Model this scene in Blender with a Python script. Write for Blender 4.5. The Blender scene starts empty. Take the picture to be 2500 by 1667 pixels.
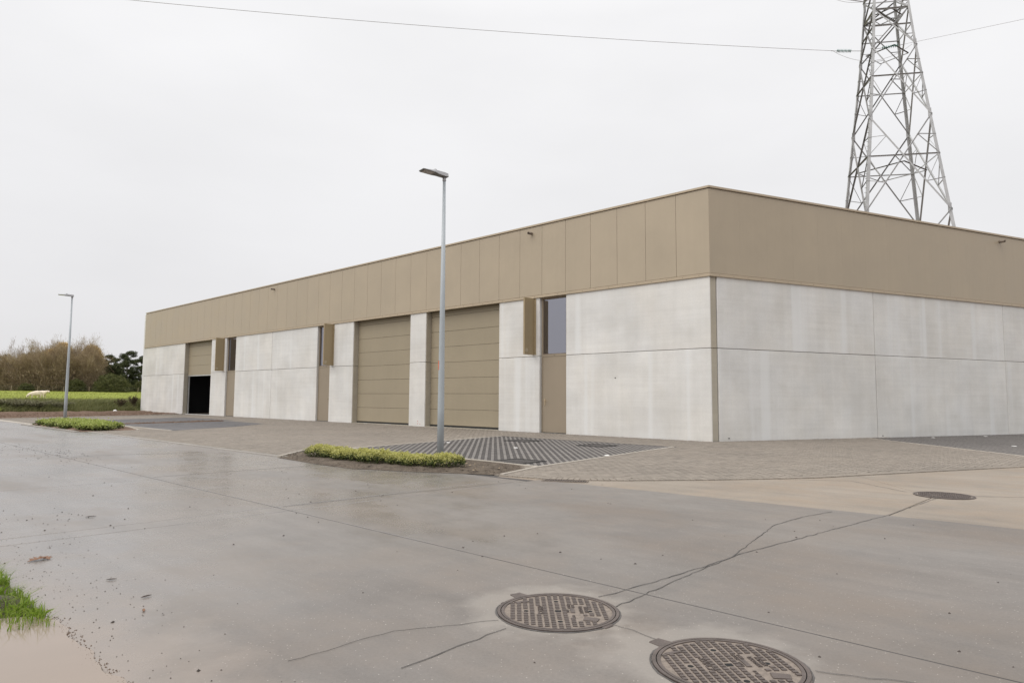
import bpy, bmesh, math, random
import numpy as np
from mathutils import Vector, Matrix

SC = bpy.context.scene
COL = SC.collection
R = math.radians
rnd = random.Random(7)
npr = np.random.default_rng(11)

# ------------------------------------------------------------------ camera
cam_d = bpy.data.cameras.new('camera')
cam_d.sensor_width = 36.0
cam_d.lens = 24.0
cam_d.clip_start = 0.05
cam_d.clip_end = 4000
cam = bpy.data.objects.new('camera', cam_d)
COL.objects.link(cam)
cr = Vector((0.99998, -0.00053, 0.00639)); cu = Vector((-0.00641, -0.08254, 0.99657)); cf = Vector((0, 0.99659, 0.08254))
cam.matrix_world = Matrix(((cr.x, cu.x, -cf.x, 0), (cr.y, cu.y, -cf.y, 0), (cr.z, cu.z, -cf.z, 1.1293), (0, 0, 0, 1)))
SC.camera = cam

# ------------------------------------------------------------------ world: bright overcast sky
SUN_EL, SUN_AZ = 48.0, 240.0          # sun stands behind the camera's left shoulder, veiled
W = bpy.data.worlds.new('World')
SC.world = W
W.use_nodes = True
nt = W.node_tree
nt.nodes.clear()
def wn(t, **k):
    n = nt.nodes.new(t)
    for a, b in k.items(): setattr(n, a, b)
    return n
wo = wn('ShaderNodeOutputWorld'); bg = wn('ShaderNodeBackground')
sky = wn('ShaderNodeTexSky', sky_type='NISHITA', sun_disc=False, sun_elevation=R(SUN_EL), sun_rotation=R(SUN_AZ))
tc = wn('ShaderNodeTexCoord')
sep = wn('ShaderNodeSeparateXYZ')
grad = wn('ShaderNodeValToRGB')
e = grad.color_ramp.elements
e[0].position = 0.0; e[0].color = (7.1, 7.0, 7.12, 1)
e[1].position = 1.0; e[1].color = (19.5, 19.4, 19.4, 1)
k = grad.color_ramp.elements.new(0.25); k.color = (7.7, 7.66, 7.76, 1)
k = grad.color_ramp.elements.new(0.5); k.color = (8.5, 8.46, 8.54, 1)
mp = wn('ShaderNodeMapping'); mp.inputs['Scale'].default_value = (1.0, 1.0, 2.6)
nz = wn('ShaderNodeTexNoise'); nz.inputs['Scale'].default_value = 1.7; nz.inputs['Detail'].default_value = 5; nz.inputs['Roughness'].default_value = 0.5
mr = wn('ShaderNodeMapRange'); mr.inputs['From Min'].default_value = 0.3; mr.inputs['From Max'].default_value = 0.7
mr.inputs['To Min'].default_value = 0.94; mr.inputs['To Max'].default_value = 1.055
mul = wn('ShaderNodeMix', data_type='RGBA', blend_type='MULTIPLY'); mul.inputs['Factor'].default_value = 1.0
mix = wn('ShaderNodeMix', data_type='RGBA'); mix.inputs['Factor'].default_value = 0.03   # a hint of the blue above the cloud deck
L = nt.links.new
L(tc.outputs['Generated'], sep.inputs[0]); L(sep.outputs['Z'], grad.inputs[0])
L(tc.outputs['Generated'], mp.inputs[0]); L(mp.outputs[0], nz.inputs['Vector']); L(nz.outputs[0], mr.inputs['Value'])
L(grad.outputs[0], mul.inputs['A']); L(mr.outputs[0], mul.inputs['B'])
L(mul.outputs['Result'], mix.inputs['A']); L(sky.outputs[0], mix.inputs['B'])
L(mix.outputs['Result'], bg.inputs['Color']); bg.inputs['Strength'].default_value = 0.1
L(bg.outputs[0], wo.inputs[0])

sun_d = bpy.data.lights.new('sun', 'SUN'); sun_d.energy = 1.5; sun_d.angle = R(60); sun_d.color = (1, 0.965, 0.92)
sun = bpy.data.objects.new('sun', sun_d); COL.objects.link(sun)
sdir = Vector((math.sin(R(SUN_AZ)) * math.cos(R(SUN_EL)), math.cos(R(SUN_AZ)) * math.cos(R(SUN_EL)), math.sin(R(SUN_EL))))
sun.rotation_euler = sdir.to_track_quat('Z', 'Y').to_euler()

vs = SC.view_settings
vs.view_transform = 'Standard'; vs.look = 'None'; vs.exposure = 0.14; vs.gamma = 1; vs.use_curve_mapping = False
SC.render.engine = 'CYCLES'

# ------------------------------------------------------------------ materials
class NT:
    def __init__(s, name):
        s.m = bpy.data.materials.new(name); s.m.use_nodes = True
        s.t = s.m.node_tree
        s.b = s.t.nodes['Principled BSDF']
        s.out = s.t.nodes['Material Output']
    def n(s, typ, ins=None, **k):
        o = s.t.nodes.new(typ)
        for a, b in k.items(): setattr(o, a, b)
        for a, b in (ins or {}).items(): s.set(o.inputs[a], b)
        return o
    def set(s, sock, v):
        if isinstance(v, bpy.types.NodeSocket): s.t.links.new(v, sock)
        elif isinstance(v, bpy.types.Node): s.t.links.new(v.outputs[0], sock)
        else: sock.default_value = v
    def p(s, **k):
        for a, b in k.items(): s.set(s.b.inputs[a.replace('_', ' ')], b)
    def coord(s, rot=0.0, scale=(1, 1, 1), loc=(0, 0, 0), kind='Object'):
        t = s.n('ShaderNodeTexCoord')
        m1 = s.n('ShaderNodeMapping', {'Rotation': (0, 0, rot), 'Location': loc}); s.t.links.new(t.outputs[kind], m1.inputs['Vector'])
        m2 = s.n('ShaderNodeMapping', {'Vector': m1.outputs[0], 'Scale': scale})
        return m2.outputs[0]
    def noise(s, vec, scale, detail=3, rough=0.55):
        return s.n('ShaderNodeTexNoise', {'Vector': vec, 'Scale': scale, 'Detail': detail, 'Roughness': rough}).outputs[0]
    def rng(s, v, a, b, c, d):
        return s.n('ShaderNodeMapRange', {'Value': v, 'From Min': a, 'From Max': b, 'To Min': c, 'To Max': d}).outputs[0]
    def ramp(s, v, stops):
        r = s.n('ShaderNodeValToRGB', {'Fac': v}); el = r.color_ramp.elements
        while len(el) < len(stops): el.new(0.5)
        for x, (po, c) in zip(el, stops): x.position = po; x.color = (*c, 1)
        return r.outputs[0]
    def mixc(s, f, a, b, mode='MIX'):
        m = s.n('ShaderNodeMix', data_type='RGBA', blend_type=mode)
        for nm, v in (('Factor', f), ('A', a), ('B', b)):
            sock = [i for i in m.inputs if i.name == nm and (i.type == ('VALUE' if nm == 'Factor' else 'RGBA'))][0]
            if isinstance(v, tuple) and len(v) == 3: v = (*v, 1)
            s.set(sock, v)
        return [o for o in m.outputs if o.type == 'RGBA'][0]
    def math(s, op, a, b=0.0):
        m = s.n('ShaderNodeMath', operation=op); s.set(m.inputs[0], a); s.set(m.inputs[1], b); return m.outputs[0]
    def bump(s, h, strength=0.3, dist=0.01):
        s.p(Normal=s.n('ShaderNodeBump', {'Height': h, 'Strength': strength, 'Distance': dist}).outputs[0])

def simple(name, col, rough=0.6, metal=0.0, var=0.08, scale=6.0, bump=0.0, spec=0.5):
    m = NT(name)
    v = m.coord()
    f = m.noise(v, scale, 5)
    g = m.rng(f, 0.3, 0.7, 1 - var, 1 + var)
    c = m.mixc(1.0, col, g, 'MULTIPLY')
    m.p(Base_Color=c, Roughness=rough, Metallic=metal)
    m.b.inputs['Specular IOR Level'].default_value = spec
    if bump: m.bump(m.noise(v, scale * 12, 4), bump, 0.004)
    return m.m

AL, AR = 2.3811, 0.4249           # headings of the two facades
def concrete(name, rot, base=(0.655, 0.648, 0.63)):
    m = NT(name)
    oi = m.n('ShaderNodeObjectInfo')
    off = m.n('ShaderNodeCombineXYZ', {'X': m.math('MULTIPLY', oi.outputs['Random'], 60), 'Y': 0.0, 'Z': m.math('MULTIPLY', oi.outputs['Random'], 17)})
    t = m.n('ShaderNodeTexCoord')
    r1 = m.n('ShaderNodeMapping', {'Vector': t.outputs['Object'], 'Rotation': (0, 0, -rot)})
    add = m.n('ShaderNodeVectorMath', {0: r1.outputs[0], 1: off.outputs[0]}, operation='ADD').outputs[0]
    def sc(x, z): return m.n('ShaderNodeMapping', {'Vector': add, 'Scale': (x, x, z)}).outputs[0]
    blot = m.noise(sc(0.55, 0.7), 1.0, 5, 0.6)
    streak = m.noise(sc(2.2, 0.10), 1.0, 3, 0.5)
    streak2 = m.noise(sc(9.0, 0.22), 1.0, 4, 0.6)
    board = m.noise(sc(0.35, 9.0), 1.0, 3, 0.6)
    fine = m.noise(sc(30, 30), 1.0, 5, 0.65)
    pores = m.n('ShaderNodeTexVoronoi', {'Vector': sc(7, 7), 'Scale': 1.0, 'Randomness': 1.0}).outputs['Distance']
    g = m.math('MULTIPLY', m.rng(blot, 0.32, 0.68, 0.885, 1.045), m.rng(streak, 0.3, 0.7, 0.965, 1.04))
    g = m.math('MULTIPLY', g, m.rng(streak2, 0.3, 0.7, 0.98, 1.02))
    g = m.math('MULTIPLY', g, m.rng(board, 0.3, 0.7, 0.965, 1.03))
    g = m.math('MULTIPLY', g, m.rng(fine, 0.25, 0.75, 0.95, 1.05))
    g = m.math('MULTIPLY', g, m.rng(pores, 0.0, 0.035, 0.72, 1.0))
    tint = m.mixc(m.rng(m.noise(sc(0.8, 0.5), 1.0, 3), 0.35, 0.65, 0, 1), base, (base[0] * 0.985, base[1] * 0.967, base[2] * 0.938))
    c = m.mixc(1.0, tint, g, 'MULTIPLY')
    # lime run-off: sparse white vertical stripes
    eff = m.rng(m.noise(sc(2.6, 0.06), 1.0, 2, 0.4), 0.60, 0.72, 0, 0.6)
    stain = m.math('MULTIPLY', m.rng(m.noise(sc(0.9, 0.9), 1.0, 6, 0.6), 0.46, 0.64, 0, 0.30), m.rng(m.noise(sc(0.3, 14.0), 1.0, 3, 0.6), 0.35, 0.6, 0.35, 1.0))
    c = m.mixc(stain, c, (base[0] * 0.72, base[1] * 0.70, base[2] * 0.66))
    c = m.mixc(eff, c, (0.70, 0.705, 0.70))
    m.p(Base_Color=c, Roughness=m.rng(blot, 0.3, 0.7, 0.55, 0.8))
    m.b.inputs['Specular IOR Level'].default_value = 0.35
    m.bump(m.math('ADD', m.math('MULTIPLY', fine, 0.5), m.math('MULTIPLY', board, 0.6)), 0.22, 0.004)
    return m.m
M = {}
M['conc_l'] = concrete('precast_concrete_front', AL)
M['conc_r'] = concrete('precast_concrete_side', AR)
M['conc_edge'] = concrete('raw_concrete_edge', AR, (0.40, 0.365, 0.30))

def paint(name, col, rough=0.42, ribs=0.0, rot=AL):
    m = NT(name)
    oi = m.n('ShaderNodeObjectInfo')
    v = m.coord(rot=-rot)
    f = m.noise(v, 0.7, 4, 0.6)
    h = m.math('MULTIPLY', m.rng(f, 0.3, 0.7, 0.955, 1.045), m.rng(oi.outputs['Random'], 0, 1, 0.988, 1.012))
    dust = m.noise(m.coord(rot=-rot, scale=(7, 7, 0.35)), 1.0, 4)
    h = m.math('MULTIPLY', h, m.rng(dust, 0.3, 0.7, 0.988, 1.012))
    m.p(Base_Color=m.mixc(1.0, col, h, 'MULTIPLY'), Roughness=m.rng(f, 0.3, 0.7, rough - 0.05, rough + 0.1), Metallic=0.0)
    m.b.inputs['Specular IOR Level'].default_value = 0.4
    if ribs:
        w = m.n('ShaderNodeTexWave', {'Vector': v, 'Scale': ribs, 'Distortion': 0.0}, wave_type='BANDS', bands_direction='Z').outputs[1]
        m.bump(m.math('ADD', w, m.math('MULTIPLY', m.noise(v, 60, 2), 0.25)), 0.12, 0.004)
    else:
        m.bump(m.noise(v, 1.3, 2), 0.06, 0.02)
    return m.m
M['clad'] = paint('bronze_cladding', (0.385, 0.322, 0.238))
M['clad_r'] = paint('bronze_cladding_side', (0.385, 0.322, 0.238), rot=AR)
M['trim'] = paint('bronze_flashing', (0.41, 0.335, 0.24), 0.38)
M['door'] = paint('bronze_door_section', (0.305, 0.258, 0.182), 0.45, ribs=9.0)
M['pdoor'] = paint('bronze_door_leaf', (0.275, 0.226, 0.167), 0.4)
M['fin'] = paint('bronze_fin', (0.32, 0.25, 0.15), 0.35)
M['bronze_dark'] = paint('brown_frame', (0.16, 0.125, 0.095), 0.45)
M['rubber'] = simple('black_rubber', (0.012, 0.012, 0.012), 0.6)
M['dark'] = simple('gap_shade_black', (0.03, 0.03, 0.03), 0.8)  # shade of the gaps behind panels, put into the colour
M['roof'] = simple('roof_membrane', (0.25, 0.25, 0.26), 0.8)
M['steel'] = simple('galvanised_steel', (0.42, 0.42, 0.42), 0.5, 0.35, 0.16, 1.2)
M['steel_dark'] = simple('dark_grey_steel', (0.22, 0.215, 0.21), 0.55, 0.3, 0.2, 1.2)
M['hall_black'] = simple('hall_shade_black', (0.02, 0.02, 0.02), 0.6)  # near-black paint that makes the hall inside look unlit
M['pole'] = simple('grey_pole_coating', (0.36, 0.39, 0.41), 0.4, 0.0, 0.06, 2.0)
M['head'] = simple('lamp_housing', (0.40, 0.40, 0.41), 0.4, 0.1, 0.05, 8)
M['head_dark'] = simple('lamp_underside', (0.15, 0.148, 0.142), 0.5, 0.0, 0.08, 10)
M['alu'] = simple('bare_aluminium', (0.62, 0.62, 0.61), 0.35, 0.6)
M['orange'] = simple('orange_tape', (0.75, 0.12, 0.03), 0.5)
M['redtag'] = simple('red_mark', (0.5, 0.03, 0.03), 0.5)
M['white'] = simple('white_paver', (0.75, 0.74, 0.72), 0.6, 0, 0.05)
M['etch'] = simple('etched_emblem', (0.47, 0.40, 0.29), 0.5)
M['brass'] = simple('bronze_handle', (0.42, 0.33, 0.22), 0.35, 0.3)
M['green_glass'] = simple('green_insulator_glass', (0.02, 0.20, 0.15), 0.3)
M['wire'] = simple('aluminium_conductor', (0.30, 0.28, 0.28), 0.5, 0.2)
def lensmat():
    m = NT('lamp_lens'); v = m.coord()
    n = m.n('ShaderNodeTexVoronoi', {'Vector': v, 'Scale': 28.0}).outputs['Distance']
    m.p(Base_Color=m.ramp(n, [(0, (0.42, 0.35, 0.27)), (0.5, (0.30, 0.27, 0.25))]), Roughness=0.12)
    return m.m
M['lens'] = lensmat()
def glassmat():
    m = NT('window_glass')
    g = m.n('ShaderNodeBsdfGlossy', {'Color': (0.52, 0.52, 0.58, 1), 'Roughness': 0.015})
    d = m.n('ShaderNodeBsdfTransparent', {'Color': (0.34, 0.36, 0.38, 1)})
    x = m.n('ShaderNodeMixShader', {0: 0.6, 1: d.outputs[0], 2: g.outputs[0]})
    nb = m.n('ShaderNodeBump', {'Height': m.noise(m.coord(), 0.8, 2), 'Strength': 0.03, 'Distance': 0.02})
    m.set(g.inputs['Normal'], nb.outputs[0])
    m.set(m.out.inputs['Surface'], x.outputs[0])
    return m.m
M['glass'] = glassmat()

def roadmat(name, base, wet):
    """cast concrete carriageway: trowel clouds, aggregate, tyre dirt; wetness makes it glossier and a little darker"""
    m = NT(name)
    v = m.coord(kind='Object')
    al = m.coord(rot=-AL)                                     # x runs along the road
    clouds = m.noise(v, 0.55, 6, 0.6)
    mid = m.noise(v, 3.2, 5, 0.65)
    sweep = m.noise(m.n('ShaderNodeMapping', {'Vector': al, 'Scale': (0.5, 5.0, 1)}).outputs[0], 1.0, 5, 0.6)
    fine = m.noise(v, 60, 4, 0.7)
    agg = m.n('ShaderNodeTexVoronoi', {'Vector': v, 'Scale': 58.0, 'Randomness': 1.0})
    aggb = m.n('ShaderNodeSeparateColor', {0: agg.outputs['Color']}).outputs[0]
    aggd = m.math('MULTIPLY', m.rng(agg.outputs['Distance'], 0.08, 0.22, 1.0, 0.0), m.rng(aggb, 0.80, 0.84, 0, 1))
    pit = m.math('MULTIPLY', m.rng(agg.outputs['Distance'], 0.08, 0.2, 1.0, 0.0), m.rng(aggb, 0.10, 0.12, 1, 0))
    g = m.math('MULTIPLY', m.rng(clouds, 0.3, 0.7, 0.82, 1.13), m.rng(mid, 0.3, 0.7, 0.92, 1.08))
    g = m.math('MULTIPLY', g, m.rng(sweep, 0.3, 0.7, 0.91, 1.08))
    g = m.math('MULTIPLY', g, m.rng(fine, 0.25, 0.75, 0.88, 1.12))
    c = m.mixc(1.0, base, g, 'MULTIPLY')
    mud = m.rng(m.noise(v, 0.8, 6, 0.62), 0.44, 0.64, 0, 0.55)
    c = m.mixc(mud, c, (base[0] * 1.03, base[1] * 0.93, base[2] * 0.83))
    c = m.mixc(m.math('MULTIPLY', aggd, 0.72), c, (0.50, 0.46, 0.41))
    c = m.mixc(m.math('MULTIPLY', pit, 0.4), c, (0.06, 0.055, 0.05))
    if wet:
        # cement slurry left round the two cast-in covers
        for cx_, cy_ in ((0.20, 3.80), (0.84, 3.10)):
            dd_ = m.n('ShaderNodeVectorMath', {0: v, 1: (cx_, cy_, 0)}, operation='DISTANCE').outputs['Value']
            c = m.mixc(m.rng(m.math('ADD', dd_, m.rng(m.noise(v, 5.0, 4), 0.3, 0.7, -0.09, 0.09)), 0.34, 0.52, 0.38, 0.0), c, (0.34, 0.31, 0.275))
        sp = m.n('ShaderNodeSeparateXYZ', {0: al})
        film = m.math('ADD', m.rng(m.math('SUBTRACT', sp.outputs[0], m.math('MULTIPLY', sp.outputs[1], -0.35)), 0.8, 5.0, 0.0, 0.9), m.rng(m.noise(m.n('ShaderNodeMapping', {'Vector': al, 'Scale': (0.6, 1.3, 1)}).outputs[0], 0.5, 5, 0.55), 0.36, 0.64, -0.42, 0.5))
        film = m.n('ShaderNodeClamp', {'Value': film}).outputs[0]
        c = m.mixc(film, c, m.mixc(1.0, c, (0.96, 0.97, 0.99), 'MULTIPLY'))
        bq = m.math('ADD', m.math('MULTIPLY', sp.outputs[1], -1.0), m.rng(m.noise(v, 3.0, 5, 0.6), 0.3, 0.7, -0.16, 0.16))
        silt = m.math('MULTIPLY', m.rng(bq, 0.98, 1.5, 0.9, 0.0), m.rng(sp.outputs[0], 3.6, 5.6, 1.0, 0.35))
        c = m.mixc(silt, c, (0.222, 0.180, 0.147))
        film = m.n('ShaderNodeClamp', {'Value': m.math('ADD', film, m.math('MULTIPLY', silt, 0.7))}).outputs[0]
        ro = m.math('ADD', m.rng(film, 0, 1, 0.66, 0.26), m.rng(mid, 0.3, 0.7, -0.05, 0.05))
        m.p(Base_Color=c, Roughness=ro)
        m.set(m.b.inputs['Specular IOR Level'], m.rng(film, 0, 1, 0.42, 0.95))
        bs = m.rng(film, 0, 1, 0.30, 0.02)
    else:
        m.p(Base_Color=c, Roughness=m.rng(mid, 0.3, 0.7, 0.6, 0.78)); bs = 0.3
        m.b.inputs['Specular IOR Level'].default_value = 0.4
    bm = m.n('ShaderNodeBump', {'Height': m.math('ADD', fine, m.math('MULTIPLY', sweep, 0.5)), 'Distance': 0.006}); m.set(bm.inputs['Strength'], bs)
    m.p(Normal=bm.outputs[0])
    return m.m
M['road'] = roadmat('cast_concrete_road', (0.166, 0.149, 0.134), True)
M['tan'] = roadmat('tan_concrete_apron', (0.242, 0.206, 0.168), False)
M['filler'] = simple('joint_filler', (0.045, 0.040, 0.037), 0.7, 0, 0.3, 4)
M['hairline'] = simple('hairline_crack', (0.10, 0.092, 0.085), 0.7, 0, 0.35, 9)
M['crack'] = simple('sealed_crack', (0.075, 0.068, 0.064), 0.55, 0, 0.35, 9)

def pavermat(name, col, var=0.16, dirt=(0.33, 0.29, 0.245), rough=0.75):
    m = NT(name)
    gi = m.n('ShaderNodeNewGeometry').outputs['Random Per Island']
    oi = m.n('ShaderNodeObjectInfo').outputs['Random']
    rn = m.math('FRACT', m.math('ADD', gi, oi))
    v = m.coord()
    f = m.noise(v, 45, 4, 0.7)
    big = m.noise(v, 0.35, 5, 0.6)
    g = m.math('MULTIPLY', m.rng(rn, 0, 1, 1 - var, 1 + var), m.rng(f, 0.2, 0.8, 0.85, 1.15))
    g = m.math('MULTIPLY', g, m.rng(big, 0.3, 0.7, 0.90, 1.10))
    c = m.mixc(1.0, col, g, 'MULTIPLY')
    c = m.mixc(m.rng(m.noise(v, 0.6, 5), 0.42, 0.66, 0, 0.5), c, dirt)
    m.p(Base_Color=c, Roughness=rough); m.b.inputs['Specular IOR Level'].default_value = 0.35
    m.bump(f, 0.35, 0.003)
    return m.m
M['paver'] = pavermat('grey_brown_paver', (0.212, 0.184, 0.154), 0.15, (0.235, 0.2, 0.165))
M['pv_light'] = pavermat('light_grey_paver', (0.165, 0.152, 0.142), 0.10, (0.18, 0.165, 0.15))
M['pv_dark'] = pavermat('anthracite_paver', (0.066, 0.060, 0.057), 0.18, (0.08, 0.072, 0.067))
M['pv_slate'] = pavermat('slate_paver', (0.098, 0.094, 0.097), 0.2, (0.12, 0.113, 0.108))
M['gutter'] = pavermat('gutter_concrete', (0.24, 0.218, 0.192), 0.06, (0.22, 0.195, 0.165), 0.5)
M['kerb'] = pavermat('kerb_concrete', (0.37, 0.335, 0.29), 0.08, (0.33, 0.29, 0.24))
M['bed'] = simple('joint_sand', (0.035, 0.030, 0.025), 0.9, 0, 0.3, 5, 0.4)
M['bed_sand'] = simple('pale_joint_sand', (0.26, 0.235, 0.21), 0.9, 0, 0.3, 5, 0.4)
M['gravel'] = simple('black_grit', (0.030, 0.028, 0.027), 0.9, 0, 0.4, 30, 0.6)
M['iron'] = simple('cast_iron', (0.098, 0.078, 0.069), 0.45, 0.25, 0.25, 9, 0.3)
M['iron_dust'] = simple('dusty_cast_iron', (0.195, 0.160, 0.132), 0.75, 0, 0.22, 40, 0.4)
M['hole'] = simple('pick_hole', (0.006, 0.006, 0.006), 0.9)
def soilmat(name, a, b, scale=3.0):
    m = NT(name); v = m.coord()
    f = m.noise(v, scale, 8, 0.7); g = m.noise(v, scale * 14, 5, 0.7)
    c = m.ramp(m.math('ADD', m.math('MULTIPLY', f, 0.6), m.math('MULTIPLY', g, 0.4)), [(0.35, a), (0.65, b)])
    m.p(Base_Color=c, Roughness=0.92); m.b.inputs['Specular IOR Level'].default_value = 0.2
    m.bump(m.math('ADD', f, g), 0.8, 0.03)
    return m.m
M['soil'] = soilmat('garden_soil', (0.062, 0.048, 0.038), (0.185, 0.150, 0.115), 6)
M['mud'] = soilmat('wet_mud', (0.04, 0.03, 0.024), (0.13, 0.10, 0.08), 7)
M['mud'].node_tree.nodes['Principled BSDF'].inputs['Roughness'].default_value = 0.4
M['redsoil'] = soilmat('brown_soil', (0.075, 0.048, 0.034), (0.20, 0.135, 0.098), 1.4)
def terrainmat():
    m = NT('meadow'); v = m.coord()
    sp = m.n('ShaderNodeSeparateXYZ', {0: m.n('ShaderNodeTexCoord').outputs['Object']})
    t = m.math('SUBTRACT', m.math('ADD', m.math('MULTIPLY', sp.outputs[0], math.cos(AL)), m.math('MULTIPLY', sp.outputs[1], math.sin(AL))), 51.6)
    f = m.noise(v, 0.06, 7, 0.65); g = m.noise(v, 0.9, 6, 0.7)
    s = m.math('ADD', m.math('MULTIPLY', f, 0.5), m.math('MULTIPLY', g, 0.5))
    grass = m.ramp(s, [(0.34, (0.165, 0.19, 0.036)), (0.52, (0.235, 0.265, 0.052)), (0.68, (0.32, 0.33, 0.095))])
    h = m.noise(v, 1.4, 8, 0.7); h2 = m.noise(v, 16, 5, 0.7)
    soil = m.ramp(m.math('ADD', m.math('MULTIPLY', h, 0.6), m.math('MULTIPLY', h2, 0.4)), [(0.36, (0.085, 0.055, 0.040)), (0.64, (0.21, 0.145, 0.108))])
    bank = m.ramp(g, [(0.35, (0.05, 0.058, 0.018)), (0.65, (0.105, 0.115, 0.04))])
    k1 = m.rng(m.math('ADD', t, m.rng(g, 0.3, 0.7, -0.5, 0.5)), -0.3, 0.4, 0, 1)
    k2 = m.rng(t, 2.2, 7.0, 0, 1)
    c = m.mixc(k1, soil, m.mixc(k2, bank, grass))
    m.p(Base_Color=c, Roughness=0.95); m.b.inputs['Specular IOR Level'].default_value = 0.1
    m.bump(m.math('ADD', g, h2), 0.7, 0.08)
    return m.m
M['terrain'] = terrainmat()
def leafmat(name, cols, rough=0.5, trans=0.35, spec=0.35):
    m = NT(name)
    gi = m.n('ShaderNodeNewGeometry').outputs['Random Per Island']
    v = m.coord()
    f = m.math('ADD', m.math('MULTIPLY', gi, 0.65), m.math('MULTIPLY', m.noise(v, 1.1, 3), 0.35))
    n = len(cols)
    c = m.ramp(f, [(0.12 + 0.76 * i / (n - 1), cols[i]) for i in range(n)])
    m.p(Base_Color=c, Roughness=rough); m.b.inputs['Specular IOR Level'].default_value = spec
    if trans:
        tr = m.n('ShaderNodeBsdfTranslucent', {'Color': c})
        x = m.n('ShaderNodeMixShader', {0: trans, 1: m.b.outputs[0], 2: tr.outputs[0]})
        m.set(m.out.inputs['Surface'], x.outputs[0])
    return m.m
M['lf_hedge'] = leafmat('shrub_leaf', [(0.018, 0.032, 0.009), (0.06, 0.088, 0.022), (0.20, 0.225, 0.07)])
M['lf_hedge_tip'] = leafmat('shrub_pale_leaf', [(0.33, 0.34, 0.08), (0.52, 0.50, 0.16), (0.68, 0.64, 0.30)])
M['lf_nettle'] = leafmat('ground_shrub_leaf', [(0.045, 0.06, 0.018), (0.115, 0.14, 0.04), (0.23, 0.25, 0.08)])
M['lf_nettle_tip'] = leafmat('ground_shrub_pale_leaf', [(0.25, 0.32, 0.06), (0.38, 0.44, 0.12), (0.46, 0.47, 0.18)])
M['blade'] = leafmat('bank_grass_blade', [(0.105, 0.115, 0.042), (0.20, 0.21, 0.08), (0.31, 0.30, 0.145)], 0.6, 0.3)
M['blade_bright'] = leafmat('fresh_grass_blade', [(0.10, 0.17, 0.015), (0.20, 0.30, 0.03), (0.30, 0.36, 0.08)], 0.45, 0.4)
M['blade_past'] = leafmat('pasture_blade', [(0.17, 0.19, 0.04), (0.25, 0.27, 0.065), (0.33, 0.33, 0.10)], 0.6, 0.3)
M['dock'] = leafmat('withered_dock', [(0.035, 0.022, 0.012), (0.07, 0.045, 0.025), (0.10, 0.07, 0.04)], 0.8, 0.1)
M['scrub'] = leafmat('bank_scrub', [(0.10, 0.105, 0.05), (0.20, 0.195, 0.11), (0.31, 0.29, 0.19)], 0.7, 0.2)
M['tw_brown'] = leafmat('brown_twig', [(0.18, 0.135, 0.085), (0.32, 0.245, 0.155), (0.45, 0.365, 0.25)], 0.8, 0.3, 0.1)
M['tw_grey'] = leafmat('grey_bare_twig', [(0.24, 0.19, 0.15), (0.34, 0.28, 0.23), (0.44, 0.38, 0.32)], 0.8, 0.1, 0.1)
M['tw_gold'] = leafmat('golden_leaf', [(0.46, 0.31, 0.13), (0.66, 0.49, 0.23), (0.80, 0.65, 0.37)], 0.7, 0.4, 0.1)
M['stem'] = simple('pale_stem_bark', (0.36, 0.29, 0.21), 0.9, 0, 0.2, 0.8)
M['bark'] = simple('dark_bark', (0.075, 0.055, 0.042), 0.9, 0, 0.2, 0.8)
M['nd_pine'] = leafmat('pine_needle', [(0.032, 0.040, 0.018), (0.062, 0.074, 0.032), (0.105, 0.115, 0.052)], 0.7, 0.1, 0.15)
M['lf_bush'] = leafmat('olive_bush_leaf', [(0.05, 0.06, 0.022), (0.105, 0.115, 0.042), (0.18, 0.175, 0.075)], 0.7, 0.2, 0.15)
M['cow'] = simple('cream_cow_hide', (0.72, 0.62, 0.50), 0.8, 0, 0.12, 2)
M['cow_dark'] = simple('dark_muzzle', (0.10, 0.07, 0.055), 0.8)
M['leaf_brown'] = simple('fallen_leaf', (0.16, 0.075, 0.035), 0.6)
M['leaf_dark'] = simple('wet_fallen_leaf', (0.03, 0.018, 0.013), 0.8, spec=0.1)
M['crumb'] = simple('road_crumb', (0.05, 0.038, 0.032), 0.8, 0, 0.4, 20)
def watermat():
    m = NT('muddy_water'); v = m.coord()
    f = m.noise(v, 1.2, 3)
    m.p(Base_Color=m.ramp(f, [(0.3, (0.235, 0.190, 0.155)), (0.7, (0.265, 0.213, 0.172))]), Roughness=0.04)
    m.b.inputs['IOR'].default_value = 1.33
    m.bump(m.noise(v, 5, 2), 0.015, 0.01)
    return m.m
M['water'] = watermat()

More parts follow.
